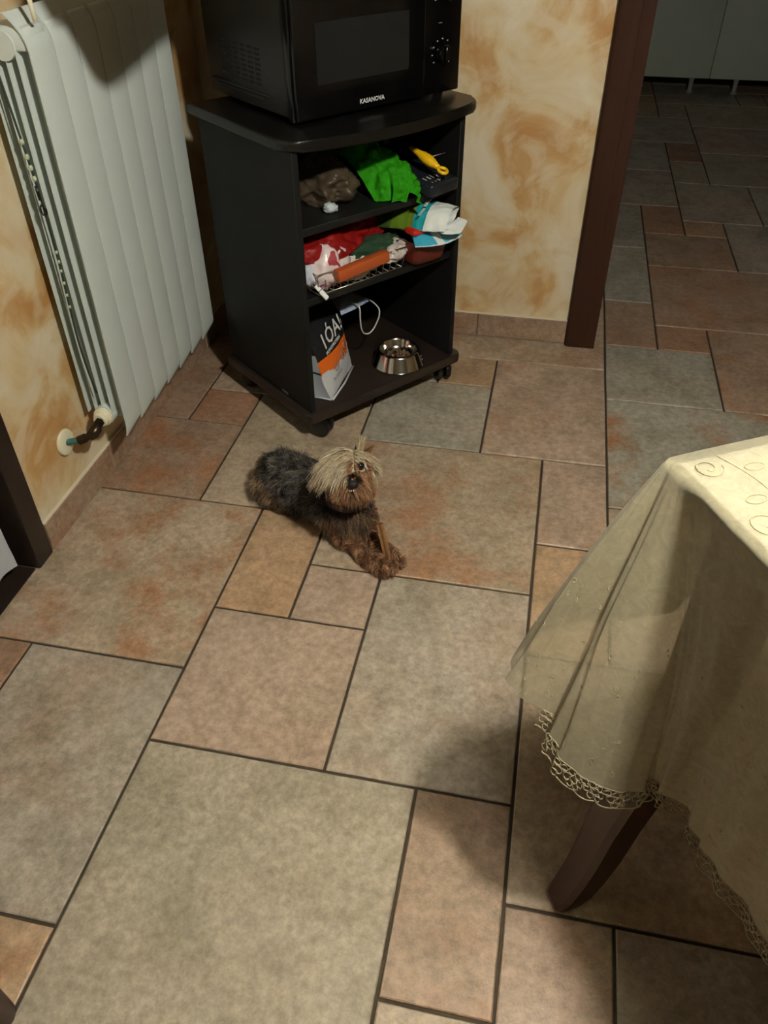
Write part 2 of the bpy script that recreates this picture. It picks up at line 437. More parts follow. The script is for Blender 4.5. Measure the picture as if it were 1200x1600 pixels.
for k, (i0, j0, i1, j1, tone, stain) in enumerate(tiles):
    x0, x1, y0, y1 = X0+i0*UX+g, X0+i1*UX-g, Y0+j0*UY+g, Y0+j1*UY-g
    x0 = max(x0, XL-0.06)
    cx, cy = (x0+x1)/2, (y0+y1)/2
    bm = bmesh.new()
    # slightly uneven cast edges: ring of edge points, then an inner ring a little higher
    def ring(ins, z, wob, seed):
        P = []
        for a, b in (((x0, y0), (x1, y0)), ((x1, y0), (x1, y1)), ((x1, y1), (x0, y1)), ((x0, y1), (x0, y0))):
            nseg = 4
            for s in range(nseg):
                f = s/nseg
                px, py = a[0]+(b[0]-a[0])*f, a[1]+(b[1]-a[1])*f
                sx = 1 if px < cx-1e-6 else -1; sy = 1 if py < cy-1e-6 else -1
                on_x = abs(px-x0) < 1e-6 or abs(px-x1) < 1e-6; on_y = abs(py-y0) < 1e-6 or abs(py-y1) < 1e-6
                w = noise.noise(Vector((px*23, py*23, seed)))*wob
                P.append(bm.verts.new((px-cx+(sx*(ins+w) if on_x else 0), py-cy+(sy*(ins+w) if on_y else 0), z)))
        return P
    r0 = ring(0, -0.006, 0, k); r1 = ring(0.0002, -0.0018, 0.0009, k); r2 = ring(0.0022, 0.0, 0.0012, k+.5)
    n = len(r0)
    for A, B in ((r0, r1), (r1, r2)):
        for q in range(n): bm.faces.new((A[q], A[(q+1) % n], B[(q+1) % n], B[q]))
    bm.faces.new(r2)
    o = finish(bm, 'floor_tile', M['tile'], floor)
    o.location = (cx, cy, 0)
    c = T[tone]; v = 1+rt.uniform(-.05, .05)
    o.color = (c[0]*v, c[1]*v, c[2]*v, stain)

# ------------------------------------------------------------------ skirting tiles
def skirting(parent, along, a0, a1, fixed, depth, joints, tone):
    pts = [a0]+joints+[a1]
    for s, e in zip(pts, pts[1:]):
        bm = bmesh.new()
        if along == 'x': box(bm, s+.0012, e-.0012, fixed-depth, fixed, 0.0015, 0.078, bev=.0018, seg=1)
        else: box(bm, fixed, fixed+depth, s+.0012, e-.0012, 0.0015, 0.078, bev=.0018, seg=1)
        o = finish(bm, 'skirting_tile', M['tile'], parent); o.color = (*T[tone][:3], .4)
bb = struct_empty('baseboard_back')
skirting(bb, 'x', XL+.012, JX, YB, 0.011, [-0.85, -0.515, -0.182], 'brown')
bl = struct_empty('baseboard_left')
skirting(bl, 'y', 1.16, YB-.012, XL, 0.010, [1.47, 1.80, 2.13], 'brown')
boxobj('trim_1', (XL+.012, JX, YB-.0095, YB-.0002, .0785, .0805), simple('pale_filler', rgb(214, 205, 180), .8), kind='structure')
boxobj('trim_2', (XL+.0002, XL+.0085, 1.16, YB-.012, .0785, .0805), bpy.data.materials['pale_filler'], kind='structure')

# ------------------------------------------------------------------ doorway to the kitchen (walnut casing)
d1 = struct_empty('door_1')
def casing_profile(x0, x1, yf, sgn):
    # moulded front: flat with an outer bead; sgn=+1 wall on the left
    pts = [(x0, YB), (x0, yf+.008), (x0+.004, yf+.003), (x0+.012, yf), (x0+.058, yf), (x0+.060, yf+.0015), (x0+.064, yf+.0015), (x0+.066, yf+.0005), (x1, yf+.001), (x1, YB+.02)]
    if sgn < 0: pts = [(x0+x1-x, y) for x, y in pts][::-1]
    return pts
bm = bmesh.new(); prism(bm, casing_profile(JX, JX+.092, YB-.03, 1), 0.0015, 2.13); finish(bm, 'door_casing', M['darkwood'], d1, auto=30)
bm = bmesh.new(); prism(bm, casing_profile(1.09, 1.182, YB-.03, -1), 0.0015, 2.13); finish(bm, 'door_casing', M['darkwood'], d1, auto=30)
boxobj('door_head', (JX, 1.182, YB-.03, YB-.001, 2.13, 2.22), M['darkwood'], d1, bev=.004)
for xa, xb in ((JX+.012, JX+.075), (1.112, 1.158)):
    boxobj('door_lining', (xa, xb, YB+.021, YB+WT+.015, .0015, 2.12), M['darkwood'], d1, bev=.003)

# ------------------------------------------------------------------ door opening in the left wall
d2 = struct_empty('door_2')
boxobj('door_casing', (XL-.118, XL+.012, 1.096, 1.154, 0.0015, 2.09), M['blackwood'], d2, bev=.004)
boxobj('door_casing', (XL-.118, XL+.012, 0.151, 0.21, 0.0015, 2.09), M['blackwood'], d2, bev=.004)
boxobj('door_head', (XL-.118, XL+.012, 0.151, 1.154, 2.091, 2.14), M['blackwood'], d2, bev=.004)
leaf = boxobj('door_leaf', (XL-.105, XL-.075, 0.212, 1.094, 0.008, 2.085), M['blackwood'], d2, bev=.003)
boxobj('door_rail', (XL-.074, XL-.062, 0.30, 1.00, 0.14, 0.24), M['blackwood'], leaf, bev=.003)
for z in (0.22, 0.31, 1.75):
    bm = bmesh.new(); tube(bm, [(XL-.066, 1.088, z), (XL-.066, 1.088, z+.045)], .006, 8); finish(bm, 'hinge', M['steel'], d2, auto=40)
boxobj('trim_3', (XL-.11, XL-.0005, 0.212, 1.095, -0.004, 0.004), M['blackwood'], kind='structure', bev=.002)

M['linen'] = mat_thin('white_linen', rgb(205, 210, 214), .25, 0.0, .7, .08, 120)
bm = bmesh.new()
rows = []
for zz in (0.030, 0.06, 0.15, 0.35, 0.7, 1.2, 1.9):
    w = 0.0 if zz > .3 else (.3-zz)*.05
    rows.append([(XL-.016+.010*math.sin(y*48)+.0*zz, y, zz + (.014*math.sin(y*31+.6) if zz < .1 else 0)) for y in np.linspace(.26, 1.052+w*.6, 30)])
patch(bm, rows, 24, 90, .0012, 30, 4)
c = finish(bm, 'door_curtain', M['linen'], None, smooth=True)
tag(c, 'white curtain hanging in the dark doorway at the left edge', 'curtain')
bm = bmesh.new(); tube(bm, [(XL-.016, .235, 1.905), (XL-.016, 1.085, 1.905)], .006, 10); finish(bm, 'curtain_rod', M['brass'], c, auto=40)

# ------------------------------------------------------------------ radiator
RF = -0.915; RY0 = 1.405; PITCH = 0.0815; NS = 7
rad = empty('radiator', 'white aluminium finned radiator on the left wall', 'radiator', (XL, RY0, 0.0))
RZ0, RZ1 = 0.168, 1.035
def prof_x(z):   # front plate bends back to the wall at both ends
    if z > RZ1-.06: return RF - .034*((z-(RZ1-.06))/.06)**2
    if z < RZ0+.035: return RF - .006*((RZ0+.035-z)/.035)**2
    return RF
def fin_mesh():
    bm = bmesh.new()
    zs = [RZ0, RZ0+.006, RZ0+.012, RZ0+.022, RZ0+.035, .4, .6, .8, RZ1-.06, RZ1-.045, RZ1-.03, RZ1-.016, RZ1-.006, RZ1]
    w0, w1 = .0014, PITCH-.0014
    def ringat(z):
        x = prof_x(z)
        zb = z
        return [bm.verts.new((x-.0035-XL, w0, zb)), bm.verts.new((x-.0008-XL, w0, zb)), bm.verts.new((x-XL, w0+.004, zb)), bm.verts.new((x+.0006-XL, PITCH/2, zb)),
                bm.verts.new((x-XL, w1-.004, zb)), bm.verts.new((x-.0008-XL, w1, zb)), bm.verts.new((x-.0035-XL, w1, zb))]
    R = [ringat(z) for z in zs]
    for v in R[0][3:]: v.co.z += 0.0
    # the lower edge of each plate is cut slightly aslant
    for r, k in ((R[0], .012), (R[1], .008), (R[2], .004)):
        for v in r: v.co.z += k*(v.co.y/PITCH)
    for A, B in zip(R, R[1:]):
        for k in range(7): bm.faces.new((A[k], A[(k+1) % 7], B[(k+1) % 7], B[k]))
    bm.faces.new(R[0][::-1]); bm.faces.new(R[-1])
    return bm
def body_mesh():
    bm = bmesh.new()
    c = PITCH/2
    box(bm, .032, .106, c-.010, c+.010, .20, 1.0, bev=.004, seg=1)          # water column
    for xx in (.026, .046, .066, .088):                                       # inner fins parallel to the wall
        box(bm, xx, xx+.0022, .003, PITCH-.003, .215 + (0.01 if xx < .04 else 0), .985)
    box(bm, .030, .115, .004, PITCH-.004, .975, 1.014, bev=.008, seg=2)
    bmesh.ops.create_cone(bm, cap_ends=True, segments=20, radius1=.024, radius2=.024, depth=PITCH-.001,
        matrix=Matrix.Translation((.068, c, .222)) @ Matrix.Rotation(math.pi/2, 4, 'X'))
    bmesh.ops.create_cone(bm, cap_ends=True, segments=20, radius1=.024, radius2=.024, depth=PITCH-.001,
        matrix=Matrix.Translation((.068, c, .985)) @ Matrix.Rotation(math.pi/2, 4, 'X'))
    return bm
fin0 = finish(fin_mesh(), 'front_fin', M['radiator'], rad, auto=35)
core0 = finish(body_mesh(), 'section_core', M['radiator'], rad, auto=35)
for k in range(NS):
    for o in (fin0, core0):
        if k == 0: continue
        c = o.copy(); COL.objects.link(c); c.parent = rad; c.location = (0, k*PITCH, 0)
# wall brackets and valve
for yy in (.12, .45):
    boxobj('bracket', (.001, .034, yy, yy+.02, .93, .955), M['radiator'], rad)
bm = bmesh.new()
lathe(bm, [(0, 0), (.020, 0), (.0225, .003), (.0225, .010), (.018, .013), (.018, .020), (.0145, .022), (.0145, .026), (0, .026)], seg=24)
bmesh.ops.transform(bm, matrix=Matrix.Translation((.068, .001, .222)) @ Matrix.Rotation(math.pi/2, 4, 'X'), verts=bm.verts)
finish(bm, 'plug_nut', M['cream_plastic'], rad, auto=35)
bm = bmesh.new()
tube(bm, [(.070, -.026, .222), (.070, -.040, .220)], .0115, 6)
tube(bm, [(.070, -.034, .221), (.070, -.048, .216), (.066, -.058, .209), (.058, -.064, .203)], [.0095, .0135, .0135, .0105], 14)
tube(bm, [(.060, -.062, .205), (.044, -.070, .199)], .0085, 12)
tube(bm, [(.050, -.067, .2015), (.034, -.074, .196)], .0115, 6)
finish(bm, 'valve_elbow', M['brass'], rad, auto=35)
bm = bmesh.new(); tube(bm, [(.036, -.073, .197), (.003, -.084, .193)], .0075, 12); finish(bm, 'pipe_stub', M['teal'], rad, auto=35)
bm = bmesh.new()
lathe(bm, [(.0078, 0), (.030, 0), (.0315, .003), (.030, .008), (.024, .010), (.010, .0105), (.0078, .0105)], seg=32)
bmesh.ops.transform(bm, matrix=Matrix.Translation((.0008, -.083, .194)) @ Matrix.Rotation(math.pi/2, 4, 'Y'), verts=bm.verts)
finish(bm, 'wall_rosette', M['cream_plastic'], rad, auto=35)

# beaded cord caught in the side of the radiator
cordm = simple('dark_green_cord', rgb(34, 48, 40), .6); beadm = simple('pale_glass_beads', rgb(176, 190, 160), .25, spec=.6); blackb = simple('black_ring_plastic', rgb(10, 12, 12), .3)
cd = empty('beaded_cord', 'dark green cord with pale beads hanging down the near side of the radiator', 'cord', (XL, RY0, 0))
def cp(t):
    z = .95-.66*t
    x = .052+.012*math.sin(t*5)+.030*t*t
    return Vector((x, -.008-.002*math.sin(t*9), z))
bm = bmesh.new(); tube(bm, [cp(t) for t in np.linspace(0, 1, 40)], .0022, 6); finish(bm, 'cord', cordm, cd, smooth=True)
for k, t in enumerate([.18, .22, .25, .28, .50, .53, .56, .60, .64, .68]):
    bm = bmesh.new(); bmesh.ops.create_uvsphere(bm, u_segments=10, v_segments=8, radius=.0045 if k < 4 else .0034)
    for v in bm.verts: v.co = Vector((v.co.x, v.co.y, v.co.z*1.3)) + cp(t)
    finish(bm, 'bead', beadm, cd, smooth=True)
bm = bmesh.new(); c0 = cp(.37)
tube(bm, [c0+Vector((.006*math.cos(a), -.003, .010*math.sin(a))) for a in np.linspace(0, 2*math.pi, 17)[:-1]], .002, 6, closed=True)
tube(bm, [cp(.30)+Vector((0, -.003, 0)), cp(.34)+Vector((0, -.003, 0))], .0035, 6)
finish(bm, 'ring', blackb, cd, smooth=True)

#--- airer hooked over the radiator, with a folded towel
rk = empty('radiator_airer', 'white tube drying rack hooked over the radiator top, upper left corner', 'drying rack', (XL, 1.40, 0))
bm = bmesh.new()
for yy in (.03, .50):
    tube(bm, [(.028, yy, 1.00), (.028, yy, 1.05), (.034, yy, 1.07), (.06, yy, 1.078), (.118, yy, 1.075), (.128, yy, 1.06), (.130, yy, 1.02)], .0045, 8)
    finish(bm, 'hook', M['cream_plastic'], rk, smooth=True); bm = bmesh.new()
    tube(bm, [(.10, yy, 1.080), (.12, yy, 1.20), (.16, yy, 1.32), (.43, yy, 1.345)], .005, 8)
    finish(bm, 'arm', M['cream_plastic'], rk, smooth=True); bm = bmesh.new()
bm.free()
for xx, zz in ((.17, 1.326), (.30, 1.338), (.42, 1.350)):
    bm = bmesh.new(); tube(bm, [(xx, -.14, zz), (xx, .78, zz)], .0035, 8); finish(bm, 'bar', M['cream_plastic'], rk, smooth=True)
bm = bmesh.new()
def tw(y, s): # drop either side of the bar
    lowz = float(np.interp(y, [1.282, 1.309, 1.354, 1.397, 1.462, 1.556, 1.66, 1.95], [1.203, 1.155, 1.090, 1.072, 1.082, 1.092, 1.103, 1.12]))
    return lowz
rows = []
ys = [1.282, 1.309, 1.33, 1.354, 1.397, 1.462, 1.556, 1.66, 1.85, 2.15]
for k, f in enumerate((0, .3, .6, .9)):
    rows.append([(-.622+.004*math.sin(y*40), y, tw(y, 1)*(1-f)+1.352*f) for y in ys])
rows.append([(-.615, y, 1.360) for y in ys])
for k, f in enumerate((.1, .5, 1)):
    rows.append([(-.630-.006*math.sin(y*40), y, 1.352-f*.18) for y in ys])
patch(bm, rows, 30, 50, .002, 20, 2)
o = finish(bm, 'towel', simple('brown_towel', rgb(96, 70, 52), .9, grain=.2, gscale=200), None, smooth=True)
tag(o, 'brown towel draped over the drying rack, above the picture', 'towel')

# ------------------------------------------------------------------ microwave cart
CA = 0.88295; CO = (-0.5496, 1.6920)
cart = empty('microwave_cart', 'black laminate cart with open shelves under the microwave', 'cart', (CO[0], CO[1], 0), CA)
CW, CD = 0.510, 0.405
PZ0, PZ1 = .066, .094
def rounded(x0, x1, y0, y1, r, bow=0.0, n=6):
    """plan outline; front edge (y0) bowed outwards by bow"""
    P = []
    for cx, cy, a0 in ((x0+r, y0+r, math.pi), (x1-r, y0+r, 1.5*math.pi)):
        for k in range(n+1):
            a = a0+k*math.pi/2/n; P.append([cx+r*math.cos(a), cy+r*math.sin(a)])
        if a0 == math.pi and bow:
            for k in range(1, 10):
                P.append([x0+r+(x1-x0-2*r)*k/10, y0])
    P += [[x1, y1], [x0, y1]]
    if bow:
        for p in P:
            if p[1] < y0+r+.001:
                s = (p[0]-x0)/(x1-x0); p[1] -= bow*4*s*(1-s)
    return P
bm = bmesh.new(); prism(bm, rounded(-.018, CW+.045, -.004, CD+.015, .035, .052), .750, .774, bev=.007, seg=3)
finish(bm, 'top_board', M['cart'], cart, auto=40)
bm = bmesh.new(); prism(bm, rounded(-.012, CW+.022, -.012, CD+.01, .012, .0), PZ0, PZ1, bev=.005, seg=2)
finish(bm, 'base_board', M['cart_base'], cart, auto=40)
boxobj('side_panel', (0, .016, 0, CD, PZ1, .750), M['cart_side'], cart, bev=.001, seg=1)
boxobj('side_panel', (CW-.016, CW, 0, CD, PZ1, .750), M['cart_side'], cart, bev=.001, seg=1)
boxobj('back_panel', (.016, CW-.016, CD-.006, CD, PZ1, .750), M['cart_side'], cart)
boxobj('shelf', (.0162, CW-.0162, .012, CD-.0062, .558, .576), M['cart_side'], cart, bev=.001, seg=1)
boxobj('shelf', (.0162, CW-.0162, .012, CD-.0062, .386, .404), M['cart_side'], cart, bev=.001, seg=1)
boxobj('maker_plate', (-.0012, 0, .108, .135, .100, .107), simple('grey_plate', rgb(84, 84, 84), .4), cart)
for cx, cy, rot in ((.044, .020, .5), (CW-.012, .030, -.4), (.036, CD-.04, .9), (CW-.03, CD-.04, .2)):
    bm = bmesh.new()
    R = Matrix.Translation((cx, cy, 0)) @ Matrix.Rotation(rot, 4, 'Z')
    for s in (-1, 1):
        q = bmesh.new()
        lathe(q, [(0, -.011), (.020, -.011), (.029, -.007), (.0315, 0), (.029, .007), (.020, .011), (0, .011)], seg=20)
        bmesh.ops.transform(q, matrix=R @ Matrix.Translation((s*.0125, 0, .0318)) @ Matrix.Rotation(math.pi/2, 4, 'Y'), verts=q.verts)
        me = bpy.data.meshes.new('t'); q.to_mesh(me); q.free(); bm.from_mesh(me); bpy.data.meshes.remove(me)
    box(bm, -.014, .014, -.014, .020, .046, PZ0-.001, bev=.004, seg=1, M4=R)
    finish(bm, 'castor', M['black_plastic'], cart, auto=40)

# ------------------------------------------------------------------ microwave
mw = empty('microwave', 'black microwave oven standing on top of the cart', 'microwave', (CO[0], CO[1], 0), CA)
A0, A1, B0, B1, MZ0, MZ1 = .064, .556, .100, .445, .786, 1.046
boxobj('body', (A0+.004, A1-.004, B0, B1, MZ0, MZ1), M['mw_body'], mw, bev=.004)
boxobj('front_frame', (A0, A1, B0-.020, B0-.0005, MZ0-.006, MZ1+.002), M['mw_front'], mw, bev=.004)
door = boxobj('door', (A0+.004, .432, B0-.032, B0-.0205, MZ0-.002, MZ1-.002), M['mw_front'], mw, bev=.003)
boxobj('window', (.124, .382, B0-.0328, B0-.0318, .849, .966), M['mw_glass'], door)
text_obj('lettering', 'KASANOVA', .0135, M['print_white'], door, frame((.238, B0-.0325, .7965), (1, 0, 0), (0, 0, 1)), bold=.0002)
bm = bmesh.new()
for r_ in range(8):
    for c_ in range(6):
        y = B0+.105+c_*.030; z = .834+r_*.010
        box(bm, A0+.0032, A0+.0046, y, y+.020, z, z+.0045)
box(bm, A0+.0030, A0+.0046, B0+.095, B0+.30, .806, .813)
finish(bm, 'vent_slots', M['vent'], mw)
boxobj('side_crease', (A0+.002, A0+.0045, B0+.07, B0+.33, .816, .820), M['mw_body'], mw)
for zc in (.992, .866):
    bm = bmesh.new(); lathe(bm, [(0, 0), (.020, 0), (.0205, .002), (.019, .014), (.0175, .016), (0, .016)], seg=28)
    box(bm, -.004, .004, -.019, .019, .016, .022, bev=.0015, seg=1)
    bmesh.ops.transform(bm, matrix=Matrix.Translation((.495, B0-.0205, zc)) @ Matrix.Rotation(math.pi/2, 4, 'X'), verts=bm.verts)
    k = finish(bm, 'dial', M['mw_front'], mw, auto=40)
    for q in range(9):
        a = math.radians(215-q*32)
        if q == 6: continue
        bm = bmesh.new(); box(bm, .495+.030*math.cos(a)-.0018, .495+.030*math.cos(a)+.0018, B0-.0211, B0-.0203, zc+.030*math.sin(a)-.0013, zc+.030*math.sin(a)+.0013)
        finish(bm, 'dial_mark', M['print_grey'], mw)
for (x, z) in ((.482, .926),):
    text_obj('dial_symbol', '---' if z < 1 else 'o', .012, M['print_grey'], mw, frame((x, B0-.0206, z), (1, 0, 0), (0, 0, 1)))
for x in (A0+.04, A1-.04):
    for y in (B0+.01, B1-.04):
        bm = bmesh.new(); lathe(bm, [(0, .7745), (.012, .7745), (.014, .785), (0, .785)], (x, y, 0), 12); finish(bm, 'foot', M['black_plastic'], mw, auto=40)

# ------------------------------------------------------------------ things in the cart: bottom shelf
def cart_thing(name, label, cat, group=None):
    return empty(name, label, cat, (CO[0], CO[1], 0), CA, group)
bagwhite = simple('glossy_white_film', rgb(205, 208, 210), .28, grain=.05, gscale=20, bump=.3, bscale=60)
bagblack = simple('matt_black_film', rgb(20, 22, 26), .45); bagorange = simple('orange_film', rgb(226, 108, 28), .3)
bagsilver = simple('silver_white_film', rgb(170, 176, 182), .25, grain=.1, gscale=15)
fb = cart_thing('dog_food_pouch', 'black, orange and white dog food pouch standing on the bottom shelf', 'food pouch')
# plan corners: front-left F, front-right G, back-left H
F0 = Vector((.079, .016, PZ1+.003)); G0 = Vector((.232, .126, PZ1+.003)); H0 = Vector((.036, .074, PZ1+.003))
F1 = Vector((.060, .066, .240)); G1 = Vector((.218, .160, .258)); H1 = Vector((.036, .100, .240))
TL = Vector((.040, .118, .268)); TR = Vector((.180, .195, .305))
back0 = G0+(H0-F0)
bm = bmesh.new()
def lerp(a, b, t): return a+(b-a)*t
rows = []
nrm = (G0-F0).cross(Vector((0, 0, 1))).normalized()
for t in np.linspace(0, 1, 7):
    a = catmull([F0, lerp(F0, F1, .33)+Vector((-.006, .0, 0)), lerp(F0, F1, .7), F1], t); b = catmull([G0, lerp(G0, G1, .4), G1], t)
    rows.append([lerp(a, b, s) + nrm*(.014*math.sin(math.pi*t)*math.sin(math.pi*s)) for s in np.linspace(0, 1, 5)])
def fm(u, v):
    wav = .02*math.sin(v*14)
    if u < .06: return 1
    if u < .44+wav: return 0
    if u < .66: return 2
    return 3
patch(bm, rows, 40, 24, .0012, 26, 2, matf=fm)
patch(bm, [[F1, lerp(F1, G1, .5)+nrm*.004, G1], [lerp(F1, TL, .5)+Vector((.004, 0, .006)), lerp(lerp(F1, TL, .5), lerp(G1, TR, .5), .5), lerp(G1, TR, .5)], [TL, lerp(TL, TR, .5), TR]], 12, 16, .001, 30, 5, mat=3)
rows = [[lerp(H0, H1, t), lerp(lerp(H0, H1, t), catmull([F0, lerp(F0, F1, .33)+Vector((-.006, 0, 0)), lerp(F0, F1, .7), F1], t), .5)+Vector((.004, .006, 0))*math.sin(math.pi*t), catmull([F0, lerp(F0, F1, .33)+Vector((-.006, 0, 0)), lerp(F0, F1, .7), F1], t)] for t in np.linspace(0, 1, 7)]
patch(bm, rows, 30, 8, .0008, 30, 7, matf=lambda u, v: 3 if (u > .80 - (1-v)*.10 or .46 < u < .50 and v > .15) else 4)
patch(bm, [[H1, F1], [lerp(H1, TL, .9), TL]], 4, 4, mat=3)
patch(bm, [[back0, G0], [lerp(back0, TR, .5), lerp(G0, G1, .5)], [TR, G1]], 8, 4, mat=0)
patch(bm, [[H0, back0], [lerp(H0, TL, .5), lerp(back0, TR, .5)], [TL, TR]], 10, 10, mat=3)
finish(bm, 'pouch', [bagwhite, bagwhite, bagorange, bagblack, bagsilver], fb, smooth=True)
#
bm = bmesh.new(); off = nrm*.004
tube(bm, [F0+off+Vector((0, 0, .001)), lerp(F0, G0, .5)+off*2, G0+off], .0028, 6); finish(bm, 'bottom_seal', bagwhite, fb, smooth=True)
bm = bmesh.new(); tube(bm, [H0, lerp(H0, F0, .5)+Vector((0, .004, .002)), F0], .0024, 6); finish(bm, 'side_seal', bagwhite, fb, smooth=True)
ex = (G1-F1).normalized(); ey = (lerp(F1, G1, .5)-lerp(F0, G0, .5)); 
def on_front(u, v, lift=.0065):
    a = lerp(F0, F1, v); b = lerp(G0, G1, v)
    return lerp(a, b, u) + nrm*(.014*math.sin(math.pi*v)*math.sin(math.pi*u)+lift)
text_obj('lettering', '1ÓA!', .062, M['print_white'], fb, frame(on_front(.20, .80, .004), ex, ey), bold=.0006, sx=.92)
text_obj('lettering', 'MONOPROTEIN', .0125, M['print_white'], fb, frame(on_front(.22, .715, .004), ex, ey), bold=.0002)
for (u, v) in ((.36, .42), (.62, .47), (.84, .52)):
    bm = bmesh.new(); fr = frame(on_front(u, v, .003), ex, ey)
    tube(bm, [fr @ Vector((.010*math.cos(a), .010*math.sin(a), 0)) for a in np.linspace(0, 2*math.pi, 17)[:-1]], .0011, 4, closed=True)
    finish(bm, 'badge', M['print_grey'], fb, smooth=True)


def strokes(name, m, parent, M4, w, h, n, seed):
    r_ = random.Random(seed); bm = bmesh.new()
    for k in range(n):
        x = w*k/n; a = r_.uniform(.25, .9)*w/n; hh = h*r_.uniform(.5, 1)
        box(bm, x, x+a*.45, 0, hh, 0, .0004, M4=M4)
        if r_.random() > .4: box(bm, x+a*.45, x+a, hh*.4, hh*.62, 0, .0004, M4=M4)
    o = finish(bm, name, m, parent); o['kind'] = 'stuff'; return o
# steel bowl
bw = cart_thing('dog_bowl', 'stainless steel dog bowl with kibble on the bottom shelf', 'bowl')
bc = (.352, .062, PZ1+.001)
bm = bmesh.new()
lathe(bm, [(.074, 0), (.0755, .002), (.074, .004), (.061, .040), (.0575, .045), (.0545, .0455), (.0525, .043), (.049, .030), (.041, .016), (.02, .012), (0, .0115)], bc, 48)
finish(bm, 'bowl_shell', M['steel'], bw, auto=50)
kib = simple('brown_kibble', rgb(110, 84, 58), .8, grain=.3, gscale=90)
rr_ = random.Random(5); kbm = []
bm = bmesh.new()
for k in range(70):
    a = rr_.uniform(0, 2*math.pi); r = .034*math.sqrt(rr_.random()); z = .0165+.010*rr_.random()*(1-r/.04)+.003
    q = bmesh.ops.create_icosphere(bm, subdivisions=1, radius=.0042, matrix=Matrix.Translation((bc[0]+r*math.cos(a), bc[1]+r*math.sin(a), bc[2]+z)) @ Matrix.Diagonal((1, 1, .7, 1)))
finish(bm, 'kibble', kib, bw, kind='stuff')
pawm = simple('etched_paw_mark', rgb(235, 232, 220), .6)
bm = bmesh.new()
a0 = -0.85
for dx, dz, r in ((0, .012, .0045), (-.006, .021, .0020), (-.002, .0245, .0021), (.0028, .024, .0021), (.0065, .020, .0020)):
    rad_ = .0742-(dz)*.34
    a = a0 + dx/rad_
    bmesh.ops.create_uvsphere(bm, u_segments=8, v_segments=6, radius=1, matrix=Matrix.Translation((bc[0]+rad_*math.cos(a), bc[1]+rad_*math.sin(a), bc[2]+dz)) @ Matrix.Rotation(a, 4, 'Z') @ Matrix.Diagonal((.0008, r, r, 1)))
finish(bm, 'paw_mark', pawm, bw, smooth=True)

strokes('print_strokes', M['print_grey'], fb, frame(on_front(.22, .24, .004), ex, ey), .055, .010, 8, 6)
# crumpled grey bag behind the pouch, and the white looped cord
greyfilm = mat_thin('clear_grey_film', rgb(120, 120, 116), .3, .45, .25, .1, 40, .7)
bm = bmesh.new(); blob(bm, (.158, .285, .222), (.095, .068, .105), .18, 22, 3, 4, PZ1+.002)
o = finish(bm, 'crumpled_plastic_bag', greyfilm, None, smooth=True); o.location = (CO[0], CO[1], 0); o.rotation_euler = (0, 0, CA)
tag(o, 'see-through grey plastic bag crumpled behind the dog food pouch', 'plastic bag')
bluefilm = simple('pale_blue_packet', rgb(150, 165, 190), .4, grain=.15, gscale=30)
bm = bmesh.new(); patch(bm, [[(.205, .13, .262), (.245, .12, .272), (.290, .115, .284)], [(.21, .15, .278), (.245, .16, .292), (.285, .15, .290)], [(.215, .19, .285), (.25, .20, .296), (.28, .18, .29)]], 14, 14, .002, 30, 8)
patch(bm, [[(.205, .13, .262), (.245, .12, .272), (.290, .115, .284)], [(.215, .16, .262), (.245, .16, .268), (.285, .15, .276)], [(.215, .19, .285), (.25, .20, .296), (.28, .18, .29)]], 10, 10, .002, 30, 8)
bmt = bm
o = finish(bmt, 'blue_packet', bluefilm, None, smooth=True); o.location = (CO[0], CO[1], 0); o.rotation_euler = (0, 0, CA)
tag(o, 'small pale blue packet lying on top of the grey plastic bag', 'packet')
wcord = simple('white_cable', rgb(205, 205, 198), .4)
bm = bmesh.new()
pts = [(.245, .20, .275), (.248, .12, .286), (.246, .10, .280), (.243, .095, .255), (.246, .095, .225), (.258, .10, .203), (.275, .10, .196), (.292, .10, .204), (.306, .10, .222), (.314, .10, .240), (.318, .11, .258), (.312, .15, .27), (.28, .2, .274)]
V_ = [Vector(p) for p in pts]
tube(bm, [catmull(V_, t) for t in np.linspace(0, 1, 60)], .0021, 8)
o = finish(bm, 'white_cable', wcord, None, smooth=True); o.location = (CO[0], CO[1], 0); o.rotation_euler = (0, 0, CA)
tag(o, 'thin white cable looping down behind the steel bowl', 'cable')

# ------------------------------------------------------------------ middle shelf
SZ = .4045
bk = cart_thing('wire_basket', 'zinc wire basket with a terracotta wooden grip on the middle shelf', 'basket')
bx0, bx1, by0, by1, bz0, bz1 = .050, .325, .004, .285, SZ+.004, SZ+.058
bm = bmesh.new()
def rect(z, e): return [(bx0-e, by0-e, z), (bx1+e, by0-e, z), (bx1+e, by1+e, z), (bx0-e, by1+e, z)]
for z, e, r in ((bz0, -.006, .0016), (bz0+.026, -.002, .0013), (bz1, .002, .0020)):
    c = rect(z, e)
    for k in range(4): tube(bm, [c[k], c[(k+1) % 4]], r, 6)
for s in np.linspace(0, 1, 13):
    for (p0, p1, q0, q1) in ((rect(bz0, -.006)[0], rect(bz0, -.006)[1], rect(bz1, .002)[0], rect(bz1, .002)[1]), (rect(bz0, -.006)[2], rect(bz0, -.006)[3], rect(bz1, .002)[2], rect(bz1, .002)[3])):
        tube(bm, [lerp(Vector(p0), Vector(p1), s), lerp(Vector(q0), Vector(q1), s)], .0011, 5)
    tube(bm, [lerp(Vector(rect(bz0, -.006)[0]), Vector(rect(bz0, -.006)[1]), s), lerp(Vector(rect(bz0, -.006)[3]), Vector(rect(bz0, -.006)[2]), s)], .0011, 5)
